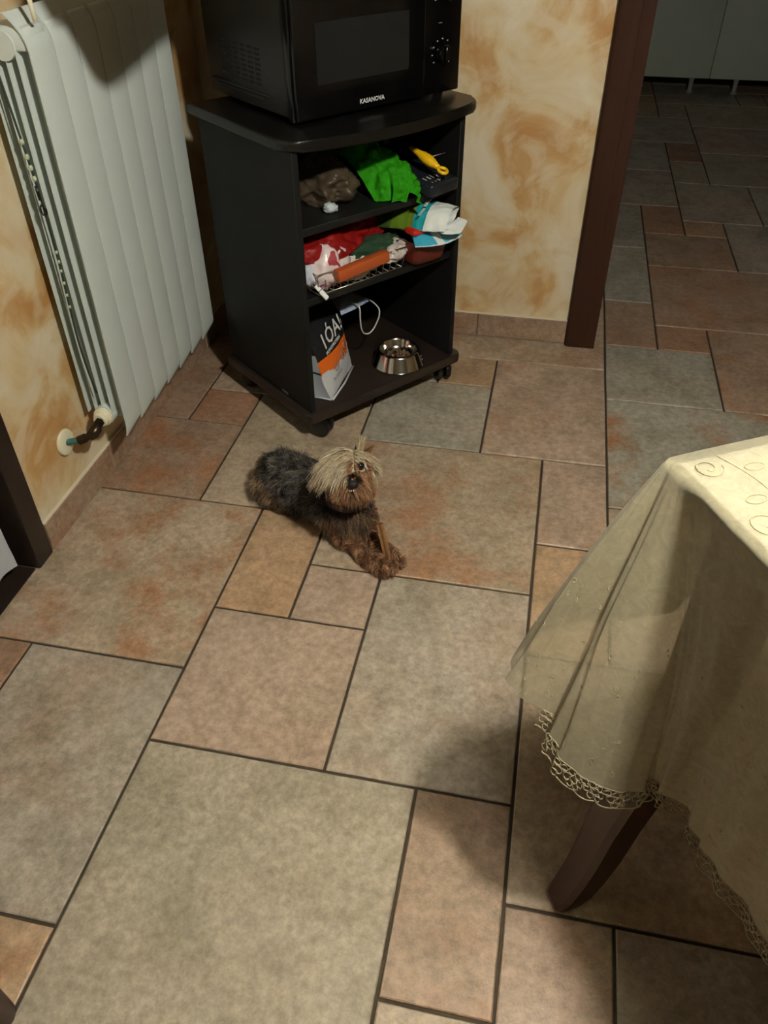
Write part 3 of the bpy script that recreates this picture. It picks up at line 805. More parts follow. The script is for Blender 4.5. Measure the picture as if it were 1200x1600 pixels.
for s in np.linspace(0, 1, 10):
    for (i, j) in ((1, 2), (3, 0)):
        tube(bm, [lerp(Vector(rect(bz0, -.006)[i]), Vector(rect(bz0, -.006)[j]), s), lerp(Vector(rect(bz1, .002)[i]), Vector(rect(bz1, .002)[j]), s)], .0011, 5)
finish(bm, 'wire_frame', M['chrome_wire'], bk, smooth=True)
terra = mat_wood('terracotta_wood', rgb(150, 66, 26), rgb(176, 84, 36), .5, 8, (.1, 1, 1))
bm = bmesh.new(); box(bm, 0, .158, -.012, .012, 0, .028, bev=.004, M4=Matrix.Translation((.095, -.012, .440)) @ Matrix.Rotation(-.07, 4, 'Y'))
finish(bm, 'grip', terra, bk, auto=40)
# contents of the basket
redm = mat_thin('red_plastic', rgb(170, 34, 32), .15, .0, .42, .15, 30, .3)
def free(o, label, cat, group=None):
    o.location = (CO[0], CO[1], 0); o.rotation_euler = (0, 0, CA); return tag(o, label, cat, group)
bm = bmesh.new()
ctrl = [[(.032, .030, .488), (.090, .020, .480), (.150, .018, .480), (.205, .040, .486), (.255, .075, .478), (.310, .085, .470)],
        [(.036, .050, .512), (.095, .045, .518), (.155, .045, .514), (.215, .065, .502), (.275, .090, .500), (.335, .095, .486)],
        [(.045, .110, .515), (.11, .105, .530), (.175, .105, .530), (.240, .105, .530), (.295, .115, .524), (.345, .120, .500)],
        [(.06, .18, .50), (.13, .18, .525), (.20, .18, .545), (.270, .150, .548), (.315, .160, .530), (.350, .160, .505)],
        [(.07, .25, .48), (.15, .26, .50), (.23, .25, .51), (.28, .23, .52), (.33, .22, .51), (.350, .20, .49)]]
patch(bm, ctrl, 44, 56, .008, 24, 11)
sm_ = bmesh.ops.solidify(bm, geom=bm.faces[:], thickness=.002)
o = finish(bm, 'red_plastic_bag', redm, None, smooth=True); free(o, 'crumpled red plastic bag on top of the things in the wire basket', 'plastic bag')
pinkm = simple('pink_white_film', rgb(205, 186, 186), .3, grain=.12, gscale=25)
def mat_pink():
    m, nt, b, out = newmat('pink_white_print')
    tc = N(nt, 'ShaderNodeTexCoord'); nz = N(nt, 'ShaderNodeTexNoise', i_Scale=16.0, i_Detail=2.0, i_Distortion=1.0); nt.links.new(tc.outputs['Object'], nz.inputs['Vector'])
    r = N(nt, 'ShaderNodeValToRGB'); e = r.color_ramp.elements
    r.color_ramp.interpolation = 'CONSTANT'
    e[0].position = 0.0; e[0].color = rgb(150, 60, 66)
    e[1].position = .36; e[1].color = rgb(222, 206, 204)
    x = e.new(.56); x.color = rgb(205, 150, 160)
    x = e.new(.66); x.color = rgb(226, 216, 214)
    nt.links.new(nz.outputs['Fac'], r.inputs['Fac']); nt.links.new(r.outputs[0], b.inputs['Base Color']); b.inputs['Roughness'].default_value = .3
    return m
M['pinkprint'] = mat_pink()
bm = bmesh.new(); blob(bm, (.106, .052, .448), (.060, .050, .060), .30, 15, 8, 4, SZ+.007)
o = finish(bm, 'printed_snack_bag', M['pinkprint'], None, smooth=True); free(o, 'crumpled pink and white printed bag at the left end of the basket', 'snack bag')
bm = bmesh.new(); blob(bm, (.200, .046, .434), (.066, .040, .028), .30, 14, 15, 4, SZ+.007)
o = finish(bm, 'white_paper_bag', simple('white_paper', rgb(205, 195, 185), .6, grain=.1, gscale=30), None, smooth=True); free(o, 'crumpled white paper bag behind the terracotta grip', 'paper bag')
bm = bmesh.new(); blob(bm, (.300, .032, .450), (.050, .034, .022), .38, 14, 19, 4, SZ+.02, rot=.3)
o = finish(bm, 'white_wrapper', simple('white_wrapper_film', rgb(200, 190, 182), .35, grain=.1, gscale=30), None, smooth=True); free(o, 'crumpled whitish wrapper at the right end of the basket', 'wrapper')
bm = bmesh.new(); blob(bm, (.262, .052, .455), (.082, .036, .034), .20, 16, 23, 4, SZ+.02)
o = finish(bm, 'green_sock', simple('dark_green_knit', rgb(18, 52, 30), .9, grain=.3, gscale=160, bump=.6, bscale=250), None, smooth=True); free(o, 'dark green knitted cloth bundled in the basket beside the red bag', 'cloth')
bm = bmesh.new(); blob(bm, (.046, .045, .452), (.022, .03, .028), .3, 26, 31, 3, SZ+.01)
o = finish(bm, 'white_tissue', simple('white_tissue_paper', rgb(190, 195, 205), .8), None, smooth=True); free(o, 'small bluish white tissue wad in the left corner of the basket', 'tissue')
# silver clip
cl = cart_thing('metal_clip', 'small bright metal clip leaning on the front left edge of the middle shelf', 'clip')
CM = frame((.057, .0, .4195), (.36, -.42, -.62), (.8, .3, .25))
bm = bmesh.new()
box(bm, -.0215, -.006, -.006, .006, -.002, .002, bev=.001, seg=1, M4=CM)
box(bm, -.0045, .021, -.0065, .0065, -.0025, .0025, bev=.0015, seg=1, M4=CM)
finish(bm, 'clip_body', simple('bright_white_metal', rgb(240, 242, 240), .35), cl, auto=40)
bm = bmesh.new()
tube(bm, [CM @ Vector((-.027+.006*math.cos(a), .007*math.sin(a), 0)) for a in np.linspace(0, 2*math.pi, 13)[:-1]], .001, 5, closed=True)
tube(bm, [CM @ Vector((-.030, .002, 0)), CM @ Vector((-.044, .008, .004))], .001, 5)
finish(bm, 'clip_ring', M['steel'], cl, smooth=True)

# red-brown plastic tub on the right with things in it
tubm = simple('red_brown_plastic', rgb(88, 28, 20), .4, grain=.15, gscale=20)
tb = cart_thing('plastic_tub', 'red-brown plastic tub at the right of the middle shelf', 'tub')
bm = bmesh.new()
def tubring(z, s): 
    return [(.402+x*s, .045+y*s, z) for x, y in [(-.062, -.05), (-.048, -.062), (.048, -.062), (.062, -.05), (.062, .10), (-.062, .10)]]
prof = [(SZ+.0012, .80), (SZ+.004, .84), (SZ+.045, .97), (SZ+.066, 1.03), (SZ+.068, 1.06), (SZ+.064, 1.0), (SZ+.045, .93), (SZ+.008, .80)]
R_ = [[bm.verts.new(p) for p in tubring(z, s)] for z, s in prof]
for A_, B_ in zip(R_, R_[1:]):
    for k in range(6): bm.faces.new((A_[k], A_[(k+1) % 6], B_[(k+1) % 6], B_[k]))
bm.faces.new(R_[0][::-1]); bm.faces.new(R_[-1])
bmesh.ops.subdivide_edges(bm, edges=bm.edges[:], cuts=2, use_grid_fill=True)
for v in bm.verts: v.co += Vector((1, 1, 0))*.004*crease(v.co, 18)
finish(bm, 'tub_shell', tubm, tb, smooth=True)
# open pet-food bag lying on the tub, mouth forward
def mat_petbag():
    m, nt, b, out = newmat('green_teal_white_print')
    L = nt.links.new
    uv = N(nt, 'ShaderNodeAttribute'); uv.attribute_name = 'bagpos'
    sp = N(nt, 'ShaderNodeSeparateXYZ'); L(uv.outputs['Vector'], sp.inputs[0])
    nz = N(nt, 'ShaderNodeTexNoise', i_Scale=5.0, i_Detail=2.0); L(uv.outputs['Vector'], nz.inputs['Vector'])
    r = N(nt, 'ShaderNodeValToRGB'); e = r.color_ramp.elements; r.color_ramp.interpolation = 'CONSTANT'
    e[0].position = 0; e[0].color = rgb(40, 30, 26)
    e[1].position = .25; e[1].color = rgb(52, 76, 30)
    for p_, c_ in ((.44, rgb(78, 104, 24)), (.60, rgb(98, 116, 34)), (.655, rgb(26, 142, 150)), (.775, rgb(226, 232, 226))):
        x = e.new(p_); x.color = c_
    L(sp.outputs[0], r.inputs['Fac'])
    L(r.outputs[0], b.inputs['Base Color']); b.inputs['Roughness'].default_value = .3
    return m
M['petbag'] = mat_petbag()
pb = cart_thing('pet_food_bag', 'open green, teal and white pet food bag on the plastic tub', 'food bag')
# axis of the bag: from back-left to front-right mouth
def petbag_sheet(top):
    s = 1 if top else -1
    rows = []
    base = [Vector((.325, .19, .508)), Vector((.350, .12, .513)), Vector((.385, .06, .517)), Vector((.412, .000, .521)), Vector((.436, -.046, .524))]
    side = Vector((.88, .40, .20)).normalized()
    for k, c in enumerate(base):
        w = (.046, .052, .055, .054, .048)[k]; h = (.012, .022, .030, .024, .018)[k]
        rows.append([c - side*w + Vector((0, 0, -.010)), c - side*w*.55 + Vector((0, 0, s*h*.7-.004)), c + Vector((0, 0, s*h)), c + side*w*.55 + Vector((0, 0, s*h*.7+.002)), c + side*w])
    return rows
bm = bmesh.new()
lay = bm.verts.layers.float_vector.new('bagpos')
for top in (True, False):
    V = patch(bm, petbag_sheet(top), 36, 30, .004, 30, 3 if top else 9)
    for i, r in enumerate(V):
        for j, v in enumerate(r):
            v[lay] = (i/36 + (.05 if top else -.02), j/30, 0)
bmesh.ops.remove_doubles(bm, verts=bm.verts, dist=.0003)
o = finish(bm, 'bag_film', M['petbag'], pb, smooth=True)
side = Vector((.88, .40, .20)).normalized(); ax = Vector((.030, -.065, .004)).normalized()
text_obj('lettering', 'NATURAL', .014, M['print_white'], pb, frame(Vector((.385, -.004, .5515)), side, -ax + Vector((0, 0, .15))), bold=.0003)
text_obj('lettering', 'TRAINER', .009, M['print_white'], pb, frame(Vector((.352, -.018, .5400)), side, -ax + Vector((0, 0, .15))), bold=.0002)
bm = bmesh.new(); patch(bm, [[(.386, -.035, .502), (.42, -.045, .506), (.468, -.036, .515)], [(.394, -.060, .496), (.43, -.070, .496), (.476, -.056, .512)], [(.404, -.068, .497), (.436, -.078, .494), (.474, -.064, .510)]], 16, 16, .003, 34, 13)
finish(bm, 'torn_flap', simple('white_torn_film', rgb(222, 228, 226), .35), pb, smooth=True)
# teal packet and red lid in the tub
bm = bmesh.new()
def tm(u, v): return 1 if .42 < v < .60 or u < .06 else 0
patch(bm, [[(.325, -.034, .472), (.375, -.046, .466), (.42, -.052, .464), (.480, -.044, .466)], [(.345, .0, .484), (.38, -.005, .487), (.42, -.010, .488), (.465, -.01, .492)], [(.355, .03, .486), (.38, .03, .488), (.42, .03, .490), (.46, .03, .49)]], 14, 24, .002, 40, 3, matf=tm)
patch(bm, [[(.325, -.034, .472), (.375, -.046, .466), (.42, -.052, .464), (.480, -.044, .466)], [(.345, .0, .476), (.38, -.005, .476), (.42, -.010, .478), (.465, -.01, .484)], [(.355, .03, .486), (.38, .03, .488), (.42, .03, .490), (.46, .03, .49)]], 14, 24, .001, 40, 3)
o = finish(bm, 'teal_packet', [simple('sky_blue_film', rgb(60, 160, 190), .35), M['print_white']], None, smooth=True); free(o, 'sky blue packet with white stripe lying on the rim of the tub', 'packet')
bm = bmesh.new(); box(bm, .340, .392, -.012, .03, .486, .502, bev=.007, seg=3)
o = finish(bm, 'red_lid', simple('bright_red_plastic', rgb(190, 34, 26), .3), None, auto=60); free(o, 'small bright red lid beside the sky blue packet', 'lid')

# ------------------------------------------------------------------ upper shelf
UZ = .5765
tanfilm = mat_thin('tan_clear_film', rgb(112, 98, 78), .3, .42, .32, .3, 14, .6)
bm = bmesh.new(); blob(bm, (.178, .150, .620), (.072, .085, .058), .34, 10, 41, 5, UZ+.001)
o = finish(bm, 'clear_plastic_bag', tanfilm, None, smooth=True); free(o, 'crumpled see-through tan plastic bag on the upper shelf', 'plastic bag')
bm = bmesh.new(); blob(bm, (.140, .064, UZ+.009), (.017, .016, .012), .4, 40, 43, 3, UZ+.001)
o = finish(bm, 'paper_wad', simple('bluish_tissue', rgb(186, 196, 198), .7), None, smooth=True); free(o, 'small pale paper wad in front of the tan plastic bag', 'paper wad')
brownb = simple('brown_paper', rgb(70, 52, 42), .8, grain=.2, gscale=30)
bm = bmesh.new(); blob(bm, (.085, .25, .628), (.050, .07, .046), .2, 18, 47, 4, UZ+.001)
o = finish(bm, 'brown_paper_bag', brownb, None, smooth=True); free(o, 'dark brown paper bag at the back left of the upper shelf', 'paper bag')
greenm = mat_thin('lime_green_cloth', rgb(66, 186, 30), .2, 0, .75, .12, 200, .2, .4)
gc = cart_thing('green_cloth', 'bright lime green cloth bundled on the upper shelf, corner hanging over', 'cloth')
bm = bmesh.new()
ctrl = [[(.262, .050, .579), (.290, .020, .582), (.318, .000, .600), (.335, -.022, .592), (.352, -.026, .552)],
        [(.262, .075, .600), (.292, .040, .622), (.322, .018, .640), (.344, .000, .630), (.357, -.016, .585)],
        [(.256, .120, .640), (.290, .085, .655), (.325, .055, .655), (.350, .030, .648), (.364, .002, .610)],
        [(.245, .180, .665), (.285, .160, .690), (.325, .130, .690), (.352, .090, .665), (.372, .05, .615)],
        [(.240, .26, .640), (.285, .25, .690), (.33, .23, .690), (.360, .17, .650), (.378, .12, .595)],
        [(.245, .33, .585), (.29, .34, .62), (.335, .32, .61), (.365, .26, .60), (.380, .20, .580)]]
patch(bm, ctrl, 60, 60, .011, 22, 6)
bmesh.ops.solidify(bm, geom=bm.faces[:], thickness=.0025)
finish(bm, 'cloth_sheet', greenm, gc, smooth=True)
bm = bmesh.new()
patch(bm, [[(.285, .012, .580), (.300, .000, .583), (.318, -.006, .578)], [(.288, .008, .605), (.305, -.006, .607), (.322, -.010, .602)], [(.292, .016, .628), (.308, .002, .632), (.326, -.002, .626)]], 18, 18, .004, 40, 16)
bmesh.ops.solidify(bm, geom=bm.faces[:], thickness=.0025)
finish(bm, 'cloth_fold', greenm, gc, smooth=True)
# black printed packet
pk = cart_thing('black_packet', 'black printed packet lying at the right of the upper shelf', 'packet')
PM = Matrix.Translation((.428, .045, UZ+.024)) @ Matrix.Rotation(.10, 4, 'Z') @ Matrix.Rotation(.12, 4, 'X')
bm = bmesh.new(); box(bm, -.052, .052, -.065, .085, -.020, .014, bev=.009, seg=3, M4=PM)
for v in bm.verts: v.co += Vector((0, 0, 1))*.003*crease(v.co, 22)*(1 if v.co.z > UZ+.01 else 0); v.co.z = max(v.co.z, UZ+.001)
finish(bm, 'packet_body', simple('black_print_film', rgb(26, 32, 38), .35), pk, auto=50)
strokes('print_strokes', M['print_white'], pk, PM @ Matrix.Translation((-.045, -.038, .0175)), .085, .018, 6, 3)
strokes('print_strokes', simple('beige_print', rgb(186, 168, 130), .5), pk, PM @ Matrix.Translation((-.040, -.056, .0172)), .035, .011, 3, 4)
# yellow handled tool
yel = simple('yellow_plastic', rgb(232, 182, 18), .32, spec=.6)
yt = cart_thing('yellow_handled_brush', 'yellow plastic handle with a hanging ring on the upper shelf', 'brush')
p0 = Vector((.408, .052, .661)); p1 = Vector((.419, -.008, .640)); d_ = (p1-p0).normalized()
bm = bmesh.new()
L_ = (p1-p0).length
prof = [(-.03, .006), (0, .0085), (.012, .0120), (.028, .0135), (.044, .0115), (L_-.006, .0070), (L_, .006)]
tube(bm, [p0+d_*s for s, r in prof], [r for s, r in prof], 16)
rc = p1 + d_*.013
xx = d_; yy = Vector((.98, .19, 0)).normalized()
tube(bm, [rc + (xx*math.cos(a)+yy*math.sin(a))*.0115 for a in np.linspace(0, 2*math.pi, 21)[:-1]], .0042, 8, closed=True)
finish(bm, 'handle', yel, yt, smooth=True)
bm = bmesh.new(); h0 = p0-d_*.03
tube(bm, [h0, h0-d_*.05, h0-d_*.10+Vector((0, 0, -.02))], [.004, .004, .004], 8)
box(bm, -.012, .012, -.05, .05, -.012, .012, bev=.004, M4=Matrix.Translation(h0-d_*.12+Vector((-.005, 0, -.030))))
finish(bm, 'brush_head', M['black_plastic'], yt, auto=40)
bm = bmesh.new(); tube(bm, [(.425, .045, .648), (.448, .035, .6535), (.470, .025, .658)], [.003, .002, .0006], 6)
bm2 = bm
o = finish(bm2, 'grey_knife_tip', simple('grey_blade', rgb(120, 115, 115), .4, .5), None, smooth=True); free(o, 'thin grey pointed blade tip behind the yellow handle', 'blade')

# ------------------------------------------------------------------ table with cloth
TA = math.radians(29.6); C0 = Vector((0.146, 0.690, 0)); U1 = Vector((math.cos(TA), math.sin(TA), 0)); U2 = Vector((math.sin(TA), -math.cos(TA), 0))
TZ = .776
def tp(a, b, z): return C0 + U1*a + U2*b + Vector((0, 0, z))
tab = empty('dining_table', 'dark wooden dining table with a splayed curved leg under the cloth', 'table', (0, 0, 0))
TW, TLN = .80, 1.05
def quad_prism(bm, a0, a1, b0, b1, z0, z1, bev=.003):
    M4 = frame(C0, U1, -U2)
    box(bm, a0, a1, -b1, -b0, z0, z1, bev=bev, M4=M4)
bm = bmesh.new(); quad_prism(bm, .006, TW, .006, TLN, .748, TZ-.003, .006); finish(bm, 'tabletop', M['legwood'], tab, auto=40)
bm = bmesh.new(); quad_prism(bm, .012, TW-.012, .012, TLN-.012, TZ-.0029, TZ-.0005, 0); finish(bm, 'brightening_sheet', simple('brightening_white', rgb(250, 248, 240), .9), tab)  # white sheet added under the sheer cloth to brighten the table top
for d in ((.09, TW-.09, .06, .08), (.09, TW-.09, TLN-.08, TLN-.06), (.06, .08, .09, TLN-.09), (TW-.08, TW-.06, .09, TLN-.09)):
    bm = bmesh.new(); quad_prism(bm, *d, .655, .7475); finish(bm, 'apron', M['legwood'], tab, auto=40)
def leg_mesh(ca, cb, sa, sb):
    """cabriole leg at corner (ca,cb); sa,sb point outwards"""
    bm = bmesh.new()
    # z, outward splay, half width
    st = [(0.0015, .096, .016), (.010, .102, .021), (.035, .090, .024), (.08, .077, .0255), (.14, .066, .0275), (.22, .056, .029), (.30, .040, .030), (.38, .020, .031), (.48, .004, .032), (.58, .0, .034), (.7475, 0, .036)]
    rings = []
    for k, (z, o1, r) in enumerate(st):
        c = tp(ca + sa*o1, cb, z)
        ring = []
        ch = r*.28
        for dx, dy in ((-r+ch, -r), (r-ch, -r), (r, -r+ch), (r, r-ch), (r-ch, r), (-r+ch, r), (-r, r-ch), (-r, -r+ch)):
            ring.append(bm.verts.new(c + U1*dx + U2*dy))
        rings.append(ring)
    for A, B in zip(rings, rings[1:]):
        for k in range(8): bm.faces.new((A[k], A[(k+1) % 8], B[(k+1) % 8], B[k]))
    bm.faces.new(rings[0][::-1]); bm.faces.new(rings[-1])
    bmesh.ops.recalc_face_normals(bm, faces=bm.faces[:])
    return bm
for ca, cb, sa, sb in ((.062, .093, -1, -1), (TW-.06, .093, 1, -1), (.060, TLN-.08, -1, 1), (TW-.06, TLN-.08, 1, 1)):
    finish(leg_mesh(ca, cb, sa, sb), 'leg', M['legwood'], tab, auto=35)

def mat_cloth(name, clear, col, trans=.22):
    m, nt, b, out = newmat(name)
    L = nt.links.new
    geo = N(nt, 'ShaderNodeNewGeometry')
    n1 = N(nt, 'ShaderNodeTexNoise', i_Scale=55.0, i_Detail=7.0, i_Roughness=0.72, i_Distortion=1.5); L(geo.outputs['Position'], n1.inputs['Vector'])
    n2 = N(nt, 'ShaderNodeTexNoise', i_Scale=500.0, i_Detail=3.0); L(geo.outputs['Position'], n2.inputs['Vector'])
    r = N(nt, 'ShaderNodeMapRange', i_From_Min=.35, i_From_Max=.65, i_To_Min=.82, i_To_Max=1.12); L(n1.outputs['Fac'], r.inputs['Value'])
    v = N(nt, 'ShaderNodeVectorMath', operation='SCALE'); v.inputs[0].default_value = col[:3]; L(r.outputs[0], v.inputs['Scale'])
    L(v.outputs[0], b.inputs['Base Color']); b.inputs['Roughness'].default_value = .55; b.inputs['Specular IOR Level'].default_value = .25
    b.inputs['Sheen Weight'].default_value = .25
    sm = N(nt, 'ShaderNodeMath', operation='MULTIPLY_ADD'); L(n2.outputs['Fac'], sm.inputs[0]); sm.inputs[1].default_value = .35; L(n1.outputs['Fac'], sm.inputs[2])
    bp = N(nt, 'ShaderNodeBump', i_Strength=.35, i_Distance=.0015); L(sm.outputs[0], bp.inputs['Height']); L(bp.outputs['Normal'], b.inputs['Normal'])
    tr = N(nt, 'ShaderNodeBsdfTranslucent'); L(v.outputs[0], tr.inputs['Color'])
    ms = N(nt, 'ShaderNodeMixShader'); ms.inputs[0].default_value = trans; L(b.outputs[0], ms.inputs[1]); L(tr.outputs[0], ms.inputs[2])
    tpn = N(nt, 'ShaderNodeBsdfTransparent'); m2 = N(nt, 'ShaderNodeMixShader'); m2.inputs[0].default_value = clear
    L(ms.outputs[0], m2.inputs[1]); L(tpn.outputs[0], m2.inputs[2]); L(m2.outputs[0], out.inputs['Surface'])
    return m
M['cloth'] = mat_cloth('golden_sheer_damask', .26, (.41, .375, .245), .08)
M['lace'] = mat_cloth('golden_lace_thread', .0, (.36, .31, .19), .1)
M['embroidery'] = mat_cloth('embroidery_thread', .0, (.36, .33, .19), .0)

tc_ = empty('tablecloth', 'pale golden sheer tablecloth with lace hem draped over the table corner', 'tablecloth', (0, 0, 0))
OUTF = -U2; OUTN = -U1
# perimeter stations: (top point a,b) and hem point (x,y,z), mid sag (inward)
ST = [
 (tp(.80, 0, 0), tp(.80, 0, 0)+OUTF*.06+Vector((0, 0, .46)), 0),
 (tp(.45, 0, 0), tp(.45, 0, 0)+OUTF*.06+Vector((0, 0, .45)), .01),
 (tp(.22, 0, 0), tp(.22, 0, 0)+OUTF*.07+Vector((0, 0, .45)), -.01),
 (tp(.08, 0, 0), tp(.10, 0, 0)+OUTF*.050+Vector((0, 0, .45)), .012),
 (tp(.012, .001, 0), Vector((.082, .735, .455)), .0),
 (tp(.004, .003, 0), Vector((.024, .6530, .461)), -.003),
 (tp(.002, .007, 0), Vector((.038, .6220, .446)), .0),
 (tp(.001, .012, 0), Vector((.086, .6110, .427)), .006),
 (tp(.000, .018, 0), Vector((.086, .5960, .408)), .0),
 (tp(.000, .026, 0), Vector((.114, .5710, .382)), -.004),
 (tp(.000, .036, 0), Vector((.166, .5640, .362)), .010),
 (tp(.000, .048, 0), Vector((.208, .5720, .366)), .020),
 (tp(.000, .066, 0), Vector((.238, .5850, .385)), .022),
 (tp(.000, .110, 0), Vector((.262, .5350, .355)), .004),
 (tp(.000, .175, 0), Vector((.280, .5000, .350)), .016),
 (tp(.000, .290, 0), Vector((.328, .4300, .350)), .004),
 (tp(.000, .480, 0), Vector((.372, .2900, .35)), -.005),
 (tp(.000, .750, 0), Vector((.500, .0550, .35)), .01),
 (tp(.000, 1.05, 0), Vector((.650, -.210, .35)), .0),
]
NU, NV = 300, 34
Tops = [s[0] for s in ST]; Hems = [s[1] for s in ST]; Mids = [Vector((s[2], 0, 0)) for s in ST]
cen = tp(.4, .5, 0)
def cloth_point(t, v):
    T_ = catmull(Tops, t); H_ = catmull(Hems, t); m = catmull(Mids, t).x
    T_ = Vector((T_.x, T_.y, TZ+.001))
    d = Vector((H_.x-T_.x, H_.y-T_.y, 0))
    # roll over the edge: first drops steeply, then flares to the hem
    f = v**0.92
    p = T_ + d*f
    p.z = TZ+.001 + (H_.z-TZ-.001)*(v**1.04)
    inward = (cen-Vector((p.x, p.y, 0))).normalized()
    p += inward*(m*math.sin(math.pi*v)**2)
    rel = p-C0; aa = rel.dot(U1); bb_ = rel.dot(U2)
    if .03 < bb_ < .17 and aa > .002: p -= U1*(aa-.002)*min(1, (bb_-.03)/.02, (.17-bb_)/.02)
    # fine folds growing to the hem
    ph = t*180 + 2*noise.noise(Vector((t*9, v*2, 3)))
    p += inward*(.0035*v*math.sin(ph)) + inward*.004*v*noise.noise(Vector((t*30, v*3, 9)))
    return p
bm = bmesh.new(); V = []
for i in range(NU+1):
    t = i/NU
    V.append([bm.verts.new(cloth_point(t, (j/NV)**1.0)) for j in range(NV+1)])
for i in range(NU):
    for j in range(NV): bm.faces.new((V[i][j], V[i+1][j], V[i+1][j+1], V[i][j+1]))
# top sheet, joined to the drop along the edge
rim = [V[i][0] for i in range(NU+1)]
fan = []
NR = 14
prev = rim
c2 = tp(.40, .50, TZ+.0015)
for k in range(1, NR):
    f = (k/NR)
    cur = []
    for i, v in enumerate(rim):
        p = v.co.lerp(c2, f)
        z = TZ+.0022 + .0012*noise.noise(Vector((p.x*14, p.y*14, 1)))
        cur.append(bm.verts.new((p.x, p.y, z)))
    for i in range(NU):
        bm.faces.new((prev[i+1], prev[i], cur[i], cur[i+1]))
    prev = cur
cv = bm.verts.new(c2)
for i in range(NU): bm.faces.new((prev[i+1], prev[i], cv))
ce_ = [rim[-1].co.copy(), tp(TW, TLN, TZ), rim[0].co.copy()]
a = rim[-1]; far = bm.verts.new(tp(TW, TLN, TZ)); 
bm.faces.new((rim[0], cv, far)); bm.faces.new((cv, rim[-1], far))
bmesh.ops.recalc_face_normals(bm, faces=bm.faces[:])
finish(bm, 'cloth_sheet', M['cloth'], tc_, smooth=True)

# embroidered scrolls on the top and drop
bm = bmesh.new(); re_ = random.Random(21)
def flat(p): return Vector((p[0], p[1], TZ+.0026+.0012*noise.noise(Vector((p[0]*14, p[1]*14, 1)))))
def put(pts, r0, r1):
    P3 = [flat(p) for p in pts if (p-C0).dot(U1) > .010 and (p-C0).dot(U2) > .010]
    if len(P3) > 4: tube(bm, P3, [r0+(r1-r0)*math.sin(math.pi*k/(len(P3)-1)) for k in range(len(P3))], 5)
for row in range(7):
    a0_ = .045+row*.098; ph0 = row*1.3
    vine = [tp(a0_+.020*math.sin(b/.075*math.pi/1.0*.5+ph0), b, 0) for b in np.linspace(.015, 1.0, 150)]
    put(vine, .0005, .0009)
    for q in range(22):
        b = .03+q*.044; sg = 1 if q % 2 else -1
        am = a0_+.020*math.sin(b/.075*math.pi*.5+ph0)
        c = tp(am+sg*.026, b, 0); r0 = re_.uniform(.015, .023)
        put([c + U1*(math.cos(an)*r0*(1-.72*k/23)*-sg) + U2*(math.sin(an)*r0*(1-.72*k/23)) for k, an in enumerate(np.linspace(0, 8.6, 24))], .0004, .0009)
        c2_ = tp(am-sg*.020, b+.012, 0)
        put([c2_ + U1*(math.cos(an)*.011) + U2*(math.sin(an)*.006) for an in np.linspace(0, 6.28, 14)], .0005, .0007)
for q in range(120):
    t0 = re_.uniform(.2, .9); v0 = re_.uniform(.45, .97); r0 = re_.uniform(.003, .009); ph = re_.uniform(0, 6.28); sg = re_.choice((-1, 1))
    pts = []
    for k in range(16):
        s = k/15; r = r0*(1-.7*s); an = ph + sg*s*5
        tt = t0+math.cos(an)*r*.35; vv = v0+math.sin(an)*r*1.6
        if 0 < tt < 1 and 0.02 < vv < .98: pts.append(cloth_point(tt, vv))
    if len(pts) > 5: tube(bm, pts, .0006, 4)
finish(bm, 'embroidery', M['embroidery'], tc_, smooth=True, kind='stuff')

# lace hem: three rows of thread rings with scallops
bm = bmesh.new()
samples = []; L0 = 0; prevp = cloth_point(0, 1)
for i in range(1, 1601):
    p = cloth_point(i/1600, 1.0); L0 += (p-prevp).length; samples.append((L0, i/1600)); prevp = p
def t_at(s):
    lo = 0
    import bisect
    k = bisect.bisect_left(samples, (s, 0)); return samples[min(k, len(samples)-1)][1]
s_from = [x for x, t in samples if t >= 6.7/18][0]
step = .0105; s = s_from; k = 0
while s < L0-.35:
    t = t_at(s); p = cloth_point(t, 1.0); up = (cloth_point(t, .94)-p).normalized(); al = (cloth_point(min(t+.004, 1), 1)-p).normalized()
    dn = -up
    for row, (rr1, rr2) in enumerate(((.0046, .0050), (.0050, .0056), (.0046, .0048))):
        if row == 2 and k % 3 == 0: continue
        c = p + dn*(.004 + row*.0088 + .002*math.sin(k*.9)) + al*(.005 if row % 2 else 0)
        tube(bm, [c + al*rr1*math.cos(a)+dn*rr2*math.sin(a) + al.cross(dn)*.0012*math.sin(a*2+k) for a in np.linspace(0, 2*math.pi, 9)[:-1]], .0009, 4, closed=True)
    s += step; k += 1
# running edge threads
for off, am in ((-.001, 0), (.009, .0), (.0265, .0045)):
    pts = []
    s = s_from
    while s < L0-.35:
        t = t_at(s); p = cloth_point(t, 1.0); up = (cloth_point(t, .94)-p).normalized()
        pts.append(p - up*(off + am*abs(math.sin(s*math.pi/.028)))); s += .004
    tube(bm, pts, .0009, 4)
finish(bm, 'lace_trim', M['lace'], tc_, smooth=True, kind='stuff')

